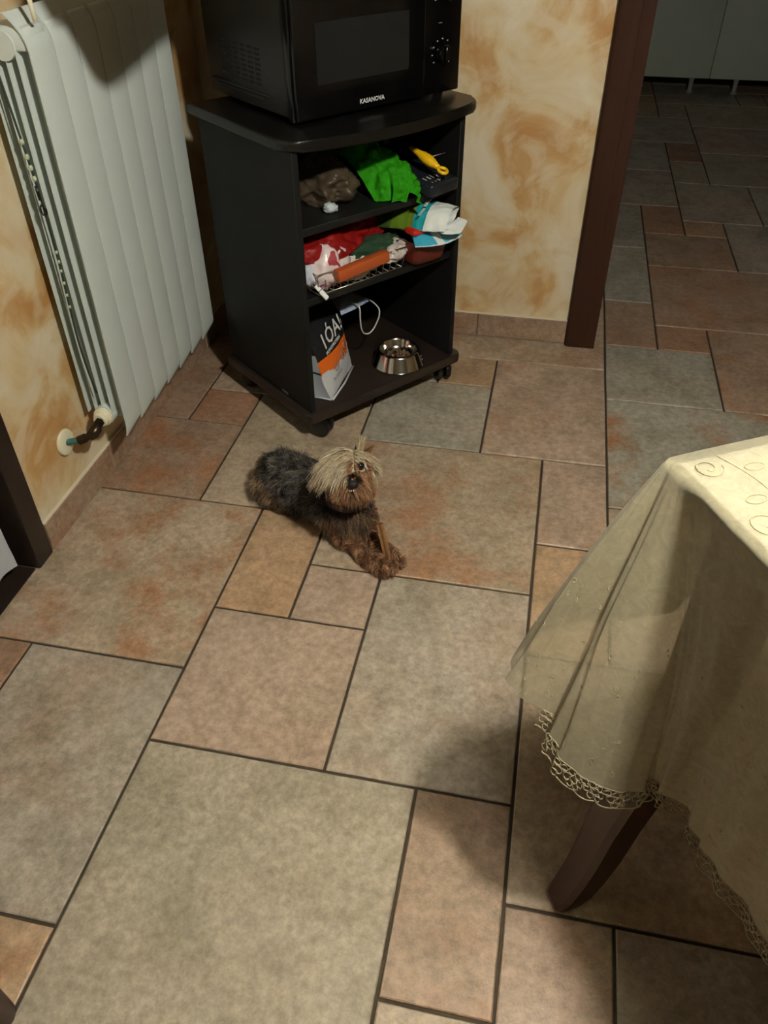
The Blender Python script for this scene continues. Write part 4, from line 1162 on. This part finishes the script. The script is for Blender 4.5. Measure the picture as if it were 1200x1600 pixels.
# pale ribbon end hanging beside the leg
# ------------------------------------------------------------------ chair whose foot shows at the lower left
ch = empty('wooden_chair', 'dark wooden chair of which only one foot shows at the lower left corner', 'chair', (-.780, .105, 0))
def chleg(x, y, top=.44):
    bm = bmesh.new(); tube(bm, [(x, y, .001), (x, y, .012), (x, y, .2), (x, y, top)], [.017, .020, .018, .021], 16); return finish(bm, 'leg', M['legwood'], ch, auto=40)
for x, y in ((.173, .163), (-.16, .163), (.173, -.17), (-.16, -.17)): chleg(x, y)
boxobj('seat', (-.185, .198, -.195, .188, .441, .470), M['legwood'], ch, bev=.008)
for y in (.163, -.17):
    bm = bmesh.new(); tube(bm, [(-.165, y, .471), (-.19, y, .7), (-.225, y, .92)], [.018, .016, .014], 12); finish(bm, 'back_post', M['legwood'], ch, auto=40)
for z, x in ((.62, -.182), (.76, -.2), (.885, -.219)):
    boxobj('back_rail', (x-.008, x+.008, -.155, .148, z, z+.05), M['legwood'], ch, bev=.004)

# ------------------------------------------------------------------ kitchen cabinets beyond the doorway
M['cabinet'] = simple('pale_green_grey_lacquer', rgb(176, 188, 172), .45, grain=.03, gscale=8)
M['legplastic'] = simple('grey_leg_plastic', rgb(150, 150, 145), .4)
xs = [-.314, .286, .886, 1.486, 2.086, 2.686]
for k, (a, b) in enumerate(zip(xs, xs[1:])):
    nm = ['hidden behind the door casing', 'beside the walnut door casing', 'second from the walnut door casing', 'right of the second door seam', 'farthest right'][k]
    cb = empty('kitchen_cabinet', 'pale grey-green kitchen base cabinet, ' + nm, 'cabinet', (a, 5.86, 0), 0, 'kitchen base cabinets')
    w = b-a
    boxobj('carcass', (.001, w-.001, .022, .60, .088, .86), M['cabinet'], cb)
    dr = boxobj('door', (.0015, w-.0015, 0, .0205, .088, .855), M['cabinet'], cb, bev=.002)
    bm = bmesh.new(); tube(bm, [(w-.08, -.001, .78), (w-.08, -.028, .78), (w-.22, -.028, .78), (w-.22, -.001, .78)], .005, 8); finish(bm, 'handle', M['steel'], dr, auto=40)
    for lx in ((.50, .10) if k == 1 else (.17, w-.05)):
        bm = bmesh.new(); lathe(bm, [(0, .0005), (.020, .0005), (.022, .006), (.015, .012), (.015, .070), (.022, .0875), (0, .0875)], (lx, .03, 0), 16)
        finish(bm, 'leg', M['legplastic'], cb, auto=40)
wt = boxobj('worktop', (xs[0], xs[-1], 5.83, 6.475, .862, .90), simple('grey_stone_top', rgb(140, 130, 115), .4, grain=.2, gscale=60), bev=.004)
tag(wt, 'stone worktop over the kitchen base cabinets', 'worktop')

# ------------------------------------------------------------------ pendant lamp above the table
pl = empty('pendant_lamp', 'pendant lamp hanging over the dining table, above the picture', 'lamp', LAMP)
bm = bmesh.new(); lathe(bm, [(.17, -.02), (.15, .03), (.10, .075), (.04, .10), (.015, .11), (.015, .105), (.038, .095), (.097, .070), (.146, .027), (.165, -.02), (.17, -.02)], seg=40)
finish(bm, 'shade', M['cream_plastic'], pl, auto=40)
bm = bmesh.new(); tube(bm, [(0, 0, .105), (0, 0, CEIL-LAMP[2]-.001)], .003, 8); finish(bm, 'cable', M['black_plastic'], pl, auto=40)
bm = bmesh.new(); tube(bm, [(0, 0, .075), (0, 0, .104)], .013, 12); finish(bm, 'socket', M['black_plastic'], pl, auto=40)

#DOG#
# ------------------------------------------------------------------ the dog (small long-haired terrier lying down)
def V3(*a): return np.array(a, float)
HC = V3(-.350, 1.325, .210)
Fv = V3(.22, -.82, .53); Fv /= np.linalg.norm(Fv)
Rv = V3(.963, .267, 0.0); Rv /= np.linalg.norm(Rv); Rv = Rv - Fv*Rv.dot(Fv); Rv /= np.linalg.norm(Rv)
Tv = np.cross(Fv, Rv); Tv = Tv if Tv[2] > 0 else -Tv
def H(a, b, c): return HC + Fv*a + Rv*b + Tv*c
# capsules: a, b, ra, rb, region
CAPS = [
 (V3(-.568, 1.470, .062), V3(-.495, 1.425, .074), .050, .054, 'back'),
 (V3(-.495, 1.425, .074), V3(-.405, 1.368, .084), .054, .052, 'back'),
 (V3(-.582, 1.445, .042), V3(-.555, 1.432, .040), .040, .036, 'haunch'),
 (V3(-.550, 1.505, .045), V3(-.530, 1.495, .042), .041, .036, 'haunch'),
 (V3(-.585, 1.418, .016), V3(-.515, 1.392, .012), .015, .011, 'hfoot'),
 (V3(-.605, 1.490, .070), V3(-.622, 1.498, .062), .012, .007, 'haunch'),
 (V3(-.405, 1.368, .078), V3(-.362, 1.335, .082), .048, .042, 'chest'),
 (V3(-.385, 1.350, .110), V3(-.362, 1.332, .175), .042, .038, 'neck'),
 (H(0, 0, 0), H(.010, 0, .004), .044, .040, 'head'),
 (H(.020, .0, -.016), H(.054, .002, -.024), .026, .016, 'muzzle'),
 (H(.025, .0, -.028), H(.044, .002, -.038), .018, .011, 'muzzle'),
 (V3(-.378, 1.325, .072), V3(-.372, 1.316, .030), .027, .020, 'fleg'),
 (V3(-.372, 1.316, .024), V3(-.305, 1.260, .015), .0165, .0105, 'fleg'),
 (V3(-.305, 1.260, .015), V3(-.262, 1.237, .013), .0105, .0125, 'fleg'),
 (V3(-.262, 1.237, .013), V3(-.250, 1.232, .011), .0135, .0105, 'fleg'),
 (V3(-.335, 1.362, .072), V3(-.322, 1.350, .030), .026, .019, 'fleg'),
 (V3(-.322, 1.350, .024), V3(-.272, 1.296, .015), .0155, .0105, 'fleg'),
 (V3(-.272, 1.296, .015), V3(-.242, 1.271, .013), .0105, .0125, 'fleg'),
 (V3(-.242, 1.271, .013), V3(-.230, 1.265, .011), .0125, .0100, 'fleg'),
]
REG = ['back', 'haunch', 'hfoot', 'chest', 'neck', 'head', 'muzzle', 'fleg']
def sdf_all(P):
    D = []
    for a, b, ra, rb, rg in CAPS:
        ab = b-a; t = np.clip(((P-a) @ ab)/(ab @ ab), 0, 1)
        D.append(np.linalg.norm(P-(a+t[:, None]*ab), axis=1) - (ra+(rb-ra)*t))
    return np.array(D)
def sdf(P, k=.010):
    D = sdf_all(P)
    return -k*np.log(np.exp(-D/k).sum(0)+1e-30)
def grad(P, e=.0015):
    g_ = np.stack([sdf(P+np.eye(3)[i]*e)-sdf(P-np.eye(3)[i]*e) for i in range(3)], 1)
    return g_/(np.linalg.norm(g_, axis=1, keepdims=True)+1e-9)
def colour_for(P, rng):
    """coat colour at surface points"""
    D = sdf_all(P); lab = D.argmin(0); n = len(P); c = np.zeros((n, 3)); reg = np.array([REG.index(CAPS[i][4]) for i in lab])
    def mixc(mask, a, b, p=None):
        t = rng.random(mask.sum())[:, None] if p is None else p[mask][:, None]
        c[mask] = np.array(rgb(*a)[:3])*(1-t)+np.array(rgb(*b)[:3])*t
    nz = np.array([noise.noise(Vector(p)*32) for p in P])*.5+.5
    nz2 = np.array([noise.noise(Vector(p)*70+Vector((4, 1, 2))) for p in P])*.5+.5
    tt = np.clip((nz2-.35)*2.4, 0, 1)*rng.random(n)**.6
    mixc(reg == 0, (26, 25, 24), (160, 154, 146), tt)
    mixc(reg == 1, (104, 84, 64), (214, 190, 156), tt)
    mixc(reg == 2, (84, 66, 50), (160, 132, 100), tt)
    mixc(reg == 3, (84, 68, 54), (176, 148, 116), tt)
    mixc(reg == 4, (30, 27, 25), (96, 84, 70), tt)
    mixc(reg == 5, (178, 152, 114), (252, 238, 206))
    mixc(reg == 6, (104, 76, 56), (206, 160, 122))
    mixc(reg == 7, (128, 90, 64), (230, 186, 144), tt)
    # dark saddle spills over the far haunch top; lower flank and rump are tan
    up = (reg == 1) & (P[:, 2] > .075); mixc(up, (46, 42, 38), (130, 118, 100), tt)
    low = (reg == 0) & (P[:, 0] < -.60); mixc(low, (78, 62, 46), (150, 128, 98), tt)
    bel = (reg == 0) & (P[:, 2] < .035); mixc(bel, (50, 42, 34), (110, 88, 64), tt)
    return c, reg, nz
dog = empty('dog', 'small long-haired black and tan terrier lying on the floor, looking up', 'dog', (0, 0, 0))
# body: one continuous skin
bm = bmesh.new()
for a, b, ra, rb, rg in CAPS:
    L_ = np.linalg.norm(b-a); n = max(2, int(L_/(min(ra, rb)*.22))+1)
    for k in range(n):
        t = k/(n-1); c = a+(b-a)*t; r = ra+(rb-ra)*t
        bmesh.ops.create_icosphere(bm, subdivisions=3, radius=r, matrix=Matrix.Translation(c))
me = bpy.data.meshes.new('tmp'); bm.to_mesh(me); bm.free()
tmp = bpy.data.objects.new('tmp', me); COL.objects.link(tmp)
md = tmp.modifiers.new('r', 'REMESH'); md.mode = 'VOXEL'; md.voxel_size = .0042
md2 = tmp.modifiers.new('s', 'SMOOTH'); md2.iterations = 5; md2.factor = .5
dg = bpy.context.evaluated_depsgraph_get()
bme = bpy.data.meshes.new_from_object(tmp.evaluated_get(dg)); bpy.data.objects.remove(tmp); bpy.data.meshes.remove(me)
bme.name = 'body'
rng = np.random.default_rng(5)
nv = len(bme.vertices); co = np.empty(nv*3); bme.vertices.foreach_get('co', co); co = co.reshape(-1, 3)
co[:, 2] = np.maximum(co[:, 2], .001); bme.vertices.foreach_set('co', co.ravel())
cc, reg, _ = colour_for(co, rng)
ca_ = bme.color_attributes.new('furcol', 'FLOAT_COLOR', 'POINT')
ca_.data.foreach_set('color', np.concatenate([cc*.8, np.ones((nv, 1))], 1).ravel())
for p in bme.polygons: p.use_smooth = True
def mat_fur(name, rough=.5, spec=.3):
    m, nt, b, out = newmat(name)
    at = N(nt, 'ShaderNodeAttribute'); at.attribute_name = 'furcol'
    nt.links.new(at.outputs['Color'], b.inputs['Base Color']); b.inputs['Roughness'].default_value = rough; b.inputs['Specular IOR Level'].default_value = spec
    tr = N(nt, 'ShaderNodeBsdfTranslucent'); nt.links.new(at.outputs['Color'], tr.inputs['Color'])
    ms = N(nt, 'ShaderNodeMixShader'); ms.inputs[0].default_value = .2; nt.links.new(b.outputs[0], ms.inputs[1]); nt.links.new(tr.outputs[0], ms.inputs[2]); nt.links.new(ms.outputs[0], out.inputs['Surface'])
    return m
furm = mat_fur('coat_hair'); bme.materials.clear(); bme.materials.append(mat_fur('dog_skin', .8, .1))
link(bpy.data.objects.new('body', bme), dog)

# hair roots
tri = np.array([(p.vertices[0], p.vertices[i], p.vertices[i+1]) for p in bme.polygons for i in range(1, len(p.vertices)-1)])
A_, B_, C_ = co[tri[:, 0]], co[tri[:, 1]], co[tri[:, 2]]
ar = np.linalg.norm(np.cross(B_-A_, C_-A_), axis=1)
def roots(n):
    i = rng.choice(len(tri), n, p=ar/ar.sum()); u = rng.random(n); v = rng.random(n); f = u+v > 1; u[f] = 1-u[f]; v[f] = 1-v[f]
    return A_[i]+(B_[i]-A_[i])*u[:, None]+(C_[i]-A_[i])*v[:, None]
SEG = 6
def grow(P, d0, length, grav, curl, col, rad=.00062, margin=.0015, curlf=260.):
    """march strands outwards, bending with gravity and sliding over the body"""
    n = len(P); pts = [P.copy()]; d = d0/np.linalg.norm(d0, axis=1, keepdims=True); p = P.copy()
    ph = rng.random(n)*6.28; side = np.cross(d, rng.normal(size=(n, 3))); side /= np.linalg.norm(side, axis=1, keepdims=True)
    for s in range(SEG):
        d = d+grav + side*(curl*np.sin(ph+s*1.5))[:, None]
        d /= np.linalg.norm(d, axis=1, keepdims=True)
        p = p+d*(length/SEG)[:, None]
        dist = sdf(p); g_ = grad(p); m = margin*(1+s*.35)
        push = np.maximum(m-dist, 0); p = p+g_*push[:, None]
        p[:, 2] = np.maximum(p[:, 2], .0012)
        pts.append(p.copy())
    return np.stack(pts, 1), col, rad
STR = []
n = 30000
P = roots(n); c, rg, nz = colour_for(P, rng); nn = grad(P)
bdir = V3(-.86, .49, 0); jit = rng.normal(size=(n, 3))*.30
cl = np.stack([np.array([noise.noise(Vector(p)*48+Vector((o_, o_*2, o_*3))) for p in P]) for o_ in (1.3, 5.1, 9.7)], 1)
d = nn*.50 + jit*.8 + cl*1.9
ln = np.full(n, .018)
k = rg == 0; d[k] += bdir*.55 + V3(0, 0, -.55); ln[k] = .024
k = rg == 1; d[k] += bdir*.35 + V3(0, 0, -.75); ln[k] = .026
k = rg == 2; d[k] += V3(.6, -.3, -.4); ln[k] = .012
k = rg == 3; d[k] += V3(.1, -.25, -.85); ln[k] = .028
k = rg == 4; d[k] += V3(0, -.1, -1.0); ln[k] = .030
k = rg == 7; d[k] += V3(.45, -.25, -.5); ln[k] = .0125
k = (rg == 7) & (P[:, 2] < .03) & (P[:, 0] > -.28); ln[k] = .011
keep = (P[:, 2] > .004) & (rg != 5) & (rg != 6)
ln = ln*(.65+.6*rng.random(n))
STR.append(grow(P[keep], d[keep], ln[keep], V3(0, 0, -.10), np.full(keep.sum(), .30), c[keep], .00060))
# head and muzzle
n = 15000
P0 = roots(n*4); _, r0_, _ = colour_for(P0[:1], rng)
D = sdf_all(P0); lab = D.argmin(0); isH = np.array([CAPS[i][4] in ('head', 'muzzle') for i in lab]); P = P0[isH]; lab = lab[isH]
isM = np.array([CAPS[i][4] == 'muzzle' for i in lab]); n = len(P)
nn = grad(P); q = P-HC; lf, lr, lt = q @ Fv, q @ Rv, q @ Tv
c, rg, nz = colour_for(P, rng)
cl = np.stack([np.array([noise.noise(Vector(p)*60+Vector((o_, o_*2, o_*3))) for p in P]) for o_ in (2.3, 6.1, 8.7)], 1)
d = nn*.45+rng.normal(size=(n, 3))*.08+cl*.45; ln = np.full(n, .03)
rust = np.array(rgb(108, 80, 58)[:3]); rust2 = np.array(rgb(212, 166, 128)[:3]); dark = np.array(rgb(34, 24, 18)[:3])
top = (~isM) & (lt > .004)
sgn = np.where(lr < .006, -1.0, 1.0)
# fringe parted off centre and falling over the viewer-left eye
d[top] += (Rv[None, :]*(sgn[top]*.75)[:, None] + Fv*.28 - Tv*.25); ln[top] = np.where(sgn[top] < 0, .064, .034)
fr_ = top & (lf > .006) & (lr > .004) & (lt < .040); ln[fr_] = .013; d[fr_] += Tv*.25; 
side_ = (~isM) & ~top; d[side_] += -Tv*.9 + Rv*(sgn[side_]*.2)[:, None]; ln[side_] = .038
lo = side_ & (lt < -.006); t_ = rng.random(lo.sum())[:, None]; c[lo] = rust*(1-t_)+rust2*t_
face = (~isM) & (lf > .018) & (lt < .022) & (lr > -.004); t_ = rng.random(face.sum())[:, None]; c[face] = rust*(1-t_)+rust2*t_*1.05; ln[face] = .012
eyeP = q-(Fv*.038+Rv*.021+Tv*.014); ne = np.linalg.norm(eyeP, axis=1) < .0150
eyeL = q-(Fv*.038-Rv*.021+Tv*.019)
d[isM] += -Tv*.75 + Rv*(np.sign(lr[isM])*.75)[:, None] - Fv*.15; ln[isM] = .024
nm = isM & (np.linalg.norm(q-(Fv*.062+Rv*.003-Tv*.014), axis=1) < .0120); c[nm] = dark*1.3; ln[nm] = .008
br = isM & (lt > -.004) & (np.abs(lr) < .010); c[br] = c[br]*.85; ln[br] = .012; d[br] -= Fv*.3
ln = ln*(.7+.5*rng.random(n))
keep = ~ne & (np.linalg.norm(q-(Fv*.072+Rv*.003-Tv*.024), axis=1) > .0105)
STR.append(grow(P[keep], d[keep], ln[keep], V3(0, 0, -.16)-Tv*.10, np.full(keep.sum(), .10), c[keep], .00060, .0022))
# beard under the chin and tufts on the crown/ears
def tuft(center, spread, n_, dirv, L_, ca, cb, grav=-.1, jitd=.15, rad=.0006, curl=.08):
    P = center + rng.normal(size=(n_, 3))*spread
    s_ = sdf(P); P = P - grad(P)*np.maximum(s_, 0)[:, None]
    d = np.tile(dirv, (n_, 1))+rng.normal(size=(n_, 3))*jitd; t = rng.random(n_)[:, None]
    col = np.array(rgb(*ca)[:3])*(1-t)+np.array(rgb(*cb)[:3])*t
    STR.append(grow(P, d, L_*(.7+.5*rng.random(n_)), V3(0, 0, grav), np.full(n_, curl), col, rad, .001))
tuft(H(-.004, .022, .040), .0035, 90, Tv*1+Rv*.25, .036, (150, 130, 96), (236, 218, 180), -.02, .10)
tuft(H(-.006, .036, .030), .005, 160, Rv*1-Tv*.1+Fv*.2, .026, (160, 130, 92), (220, 200, 160), -.14)
tuft(H(-.006, -.040, .026), .006, 260, -Rv*1+Tv*.1, .030, (120, 96, 70), (206, 184, 144), -.20)
tuft(H(.040, .0, -.044), .008, 500, -Tv*1+Fv*.3, .024, (70, 52, 40), (160, 124, 96), -.1)
tuft(H(.036, .016, -.028), .008, 360, -Tv*.8+Rv*.6+Fv*.3, .026, (104, 78, 58), (224, 180, 140), -.12, .2)
tuft(H(.036, -.018, -.028), .008, 420, -Tv*.8-Rv*.7+Fv*.3, .030, (110, 84, 62), (232, 192, 152), -.12, .2)
tuft(H(.040, .031, .016), .0015, 26, -Tv*.5+Rv*.5+Fv*.25, .013, (220, 212, 196), (244, 240, 228), -.1, .08)

def strands_mesh(name):
    VV, FF, CC = [], [], []; base = 0
    for pts, col, rad in STR:
        n_, m_, _ = pts.shape
        tan = np.gradient(pts, axis=1); tan /= np.linalg.norm(tan, axis=2, keepdims=True)+1e-9
        up = np.cross(tan, np.array([.31, .57, .76])); up /= np.linalg.norm(up, axis=2, keepdims=True)+1e-9
        s = np.cross(tan, up)
        w = np.linspace(1.15, .22, m_)[None, :, None]*rad*(.75+.5*rng.random((n_, 1, 1)))
        ring = np.stack([pts+(up*math.cos(a)+s*math.sin(a))*w for a in (0, 2.094, 4.188)], 2)  # n,m,3,3
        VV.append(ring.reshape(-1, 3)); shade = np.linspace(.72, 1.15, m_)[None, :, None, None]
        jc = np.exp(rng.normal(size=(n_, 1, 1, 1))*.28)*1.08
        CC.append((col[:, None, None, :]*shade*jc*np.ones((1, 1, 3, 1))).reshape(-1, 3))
        idx = np.arange(n_*m_*3).reshape(n_, m_, 3)+base
        for k in range(3):
            k2 = (k+1) % 3
            FF.append(np.stack([idx[:, :-1, k], idx[:, :-1, k2], idx[:, 1:, k2], idx[:, 1:, k]], -1).reshape(-1, 4))
        base += n_*m_*3
    Vv = np.concatenate(VV); Ff = np.concatenate(FF); Cc = np.clip(np.concatenate(CC), 0, 1)
    me = bpy.data.meshes.new(name); me.vertices.add(len(Vv)); me.vertices.foreach_set('co', Vv.ravel())
    me.loops.add(Ff.size); me.loops.foreach_set('vertex_index', Ff.ravel().astype(np.int32))
    me.polygons.add(len(Ff)); me.polygons.foreach_set('loop_start', np.arange(0, Ff.size, 4, dtype=np.int32)); me.polygons.foreach_set('loop_total', np.full(len(Ff), 4, dtype=np.int32))
    me.polygons.foreach_set('use_smooth', np.ones(len(Ff), bool))
    me.update(calc_edges=True)
    at = me.color_attributes.new('furcol', 'FLOAT_COLOR', 'POINT'); at.data.foreach_set('color', np.concatenate([Cc, np.ones((len(Cc), 1))], 1).ravel())
    me.materials.append(furm)
    o = bpy.data.objects.new(name, me); link(o, dog); o['kind'] = 'stuff'
    return o
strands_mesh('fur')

def ball(name, c, r, m, scale=(1, 1, 1)):
    bm = bmesh.new(); bmesh.ops.create_uvsphere(bm, u_segments=24, v_segments=16, radius=r)
    R = Matrix([[Rv[0], Tv[0], Fv[0]], [Rv[1], Tv[1], Fv[1]], [Rv[2], Tv[2], Fv[2]]])
    for v in bm.verts: v.co = R @ Vector((v.co.x*scale[0], v.co.y*scale[1], v.co.z*scale[2])) + Vector(c)
    return finish(bm, name, m, dog, smooth=True)
eyem = simple('dark_wet_eye', rgb(16, 9, 6), .06, spec=.8, coat=1.0)
ball('eye', H(.0400, .0200, .012), .0098, eyem); ball('eye', H(.0385, -.0200, .017), .0078, eyem)
bm = bmesh.new()
for (b, c_, r, sx) in ((0, 0, .0092, 1.2), (-.0058, -.002, .0056, 1), (.0058, -.002, .0056, 1)):
    q_ = bmesh.ops.create_uvsphere(bm, u_segments=18, v_segments=12, radius=r)
    R = Matrix([[Rv[0], Tv[0], Fv[0]], [Rv[1], Tv[1], Fv[1]], [Rv[2], Tv[2], Fv[2]]])
    for v in q_['verts']: v.co = R @ Vector((v.co.x*sx+b, v.co.y*.85+c_, v.co.z*.8)) + Vector(H(.0735, .003, -.022))
finish(bm, 'nose', simple('black_nose_leather', rgb(12, 10, 9), .6, bump=.4, bscale=600), dog, smooth=True)
bm = bmesh.new()
tube(bm, [H(.054+.009*math.sin(a), -.014+.032*k/8, -.037-.003*math.sin(a)) for k, a in enumerate(np.linspace(0, math.pi, 9))], [.0012]+[.0032]*7+[.0012], 8)
finish(bm, 'mouth', simple('dark_lip', rgb(30, 14, 12), .4), dog, smooth=True)
bm = bmesh.new()
for b in (-.006, -.002, .003, .007):
    bmesh.ops.create_icosphere(bm, subdivisions=2, radius=.0018, matrix=Matrix.Translation(H(.0665, b, -.0365)))
finish(bm, 'teeth', simple('ivory_teeth', rgb(225, 220, 205), .3), dog, smooth=True, kind='stuff')
for sgn_, nm in ((1, 'ear'), (-1, 'ear')):
    bm = bmesh.new()
    b0 = [Vector(H(-.004, sgn_*.016, .038)), Vector(H(-.010, sgn_*.040, .022))]; tip = Vector(H(-.006, sgn_*.052, .052 if sgn_ > 0 else .035))
    patch(bm, [[b0[0], lerp(b0[0], b0[1], .5)+Vector(Fv)*-.006, b0[1]], [lerp(b0[0], tip, .55), lerp(lerp(b0[0], b0[1], .5), tip, .5)-Vector(Fv)*.004, lerp(b0[1], tip, .55)], [tip-Vector(Rv)*.002, tip, tip+Vector(Rv)*.002]], 8, 8)
    bmesh.ops.solidify(bm, geom=bm.faces[:], thickness=.002)
    o = finish(bm, nm, bme.materials[0], dog, smooth=True)
    at = o.data.color_attributes.new('furcol', 'FLOAT_COLOR', 'POINT'); nvv = len(o.data.vertices)
    at.data.foreach_set('color', np.tile([*rgb(150, 120, 84)], nvv))
# collar
col_c = V3(-.360, 1.330, .138); ax_ = Vector((.45, -.45, .95)).normalized(); cm = frame(Vector(col_c), Vector(Rv), Vector(Fv)*.9+Vector((0, 0, -.55)))
collar = empty('collar_tmp', '', '', (0, 0, 0)); bpy.data.objects.remove(collar)
bm = bmesh.new()
n_ = 40; R0 = []
for k in range(n_):
    a = 2*math.pi*k/n_; rr = .0525
    c = cm @ Vector((rr*math.cos(a), rr*math.sin(a)*.95, 0)); o_ = (c-Vector(col_c)).normalized(); z_ = (cm.to_3x3() @ Vector((0, 0, 1)))
    R0.append([bm.verts.new(c+o_*dx+z_*dz) for dx, dz in ((-.001, -.007), (.0015, -.007), (.0015, .007), (-.001, .007))])
for k in range(n_):
    A2, B2 = R0[k], R0[(k+1) % n_]
    for j in range(4): bm.faces.new((A2[j], A2[(j+1) % 4], B2[(j+1) % 4], B2[j]))
finish(bm, 'collar_band', simple('black_nylon', rgb(16, 17, 22), .5, bump=.4, bscale=500), dog, auto=40)
collar = COL.objects[-1] if False else None
cbp = cm @ Vector((.046, .030, 0))
bm = bmesh.new(); box(bm, -.011, .011, -.003, .004, -.010, .010, bev=.002, M4=frame(cbp, Vector((.75, -.65, 0)), Vector((.6, .7, .1))))
finish(bm, 'collar_buckle', simple('dark_blue_plastic', rgb(36, 42, 62), .3), dog, auto=40)
tg = [o for o in dog.children if o.name.startswith('collar_band')][0]

# chew stick held between the paws: ridged star profile
bm = bmesh.new()
p0 = Vector((-.2540, 1.2600, .0100)); p1 = Vector((-.2800, 1.2920, .0960)); dd = (p1-p0).normalized(); s1 = dd.cross(Vector((.77, -.6, .2))).normalized(); s2 = dd.cross(s1)
rings = []
for k in range(9):
    c = p0.lerp(p1, k/8); rings.append([bm.verts.new(c+(s1*math.cos(a)+s2*math.sin(a))*(.0092 if j % 2 == 0 else .0060)) for j, a in enumerate(np.linspace(0, 2*math.pi, 13)[:-1])])
for A2, B2 in zip(rings, rings[1:]):
    for j in range(12): bm.faces.new((A2[j], A2[(j+1) % 12], B2[(j+1) % 12], B2[j]))
bm.faces.new(rings[0][::-1]); bm.faces.new(rings[-1])
bmesh.ops.recalc_face_normals(bm, faces=bm.faces[:])
o = finish(bm, 'chew_stick', simple('brown_chew', rgb(120, 84, 50), .5, grain=.2, gscale=120), None, auto=25)
tag(o, "brown ridged chew stick held upright between the dog's front paws", 'dog chew')
# claws on the front paws
for (cx, cy) in ((-.247, 1.2305), (-.227, 1.2600)):
    for k in (-1, 0, 1):
        bm = bmesh.new(); b = Vector((cx, cy, .006)) + Vector((.45, .89, 0))*k*.006
        tube(bm, [b, b+Vector((.0045, -.0022, .0005)), b+Vector((.0075, -.0036, -.003))], [.0015, .0011, .0003], 6)
        finish(bm, 'claw', simple('dark_claw', rgb(40, 30, 24), .3) if 'dark_claw' not in bpy.data.materials else bpy.data.materials['dark_claw'], dog, smooth=True)
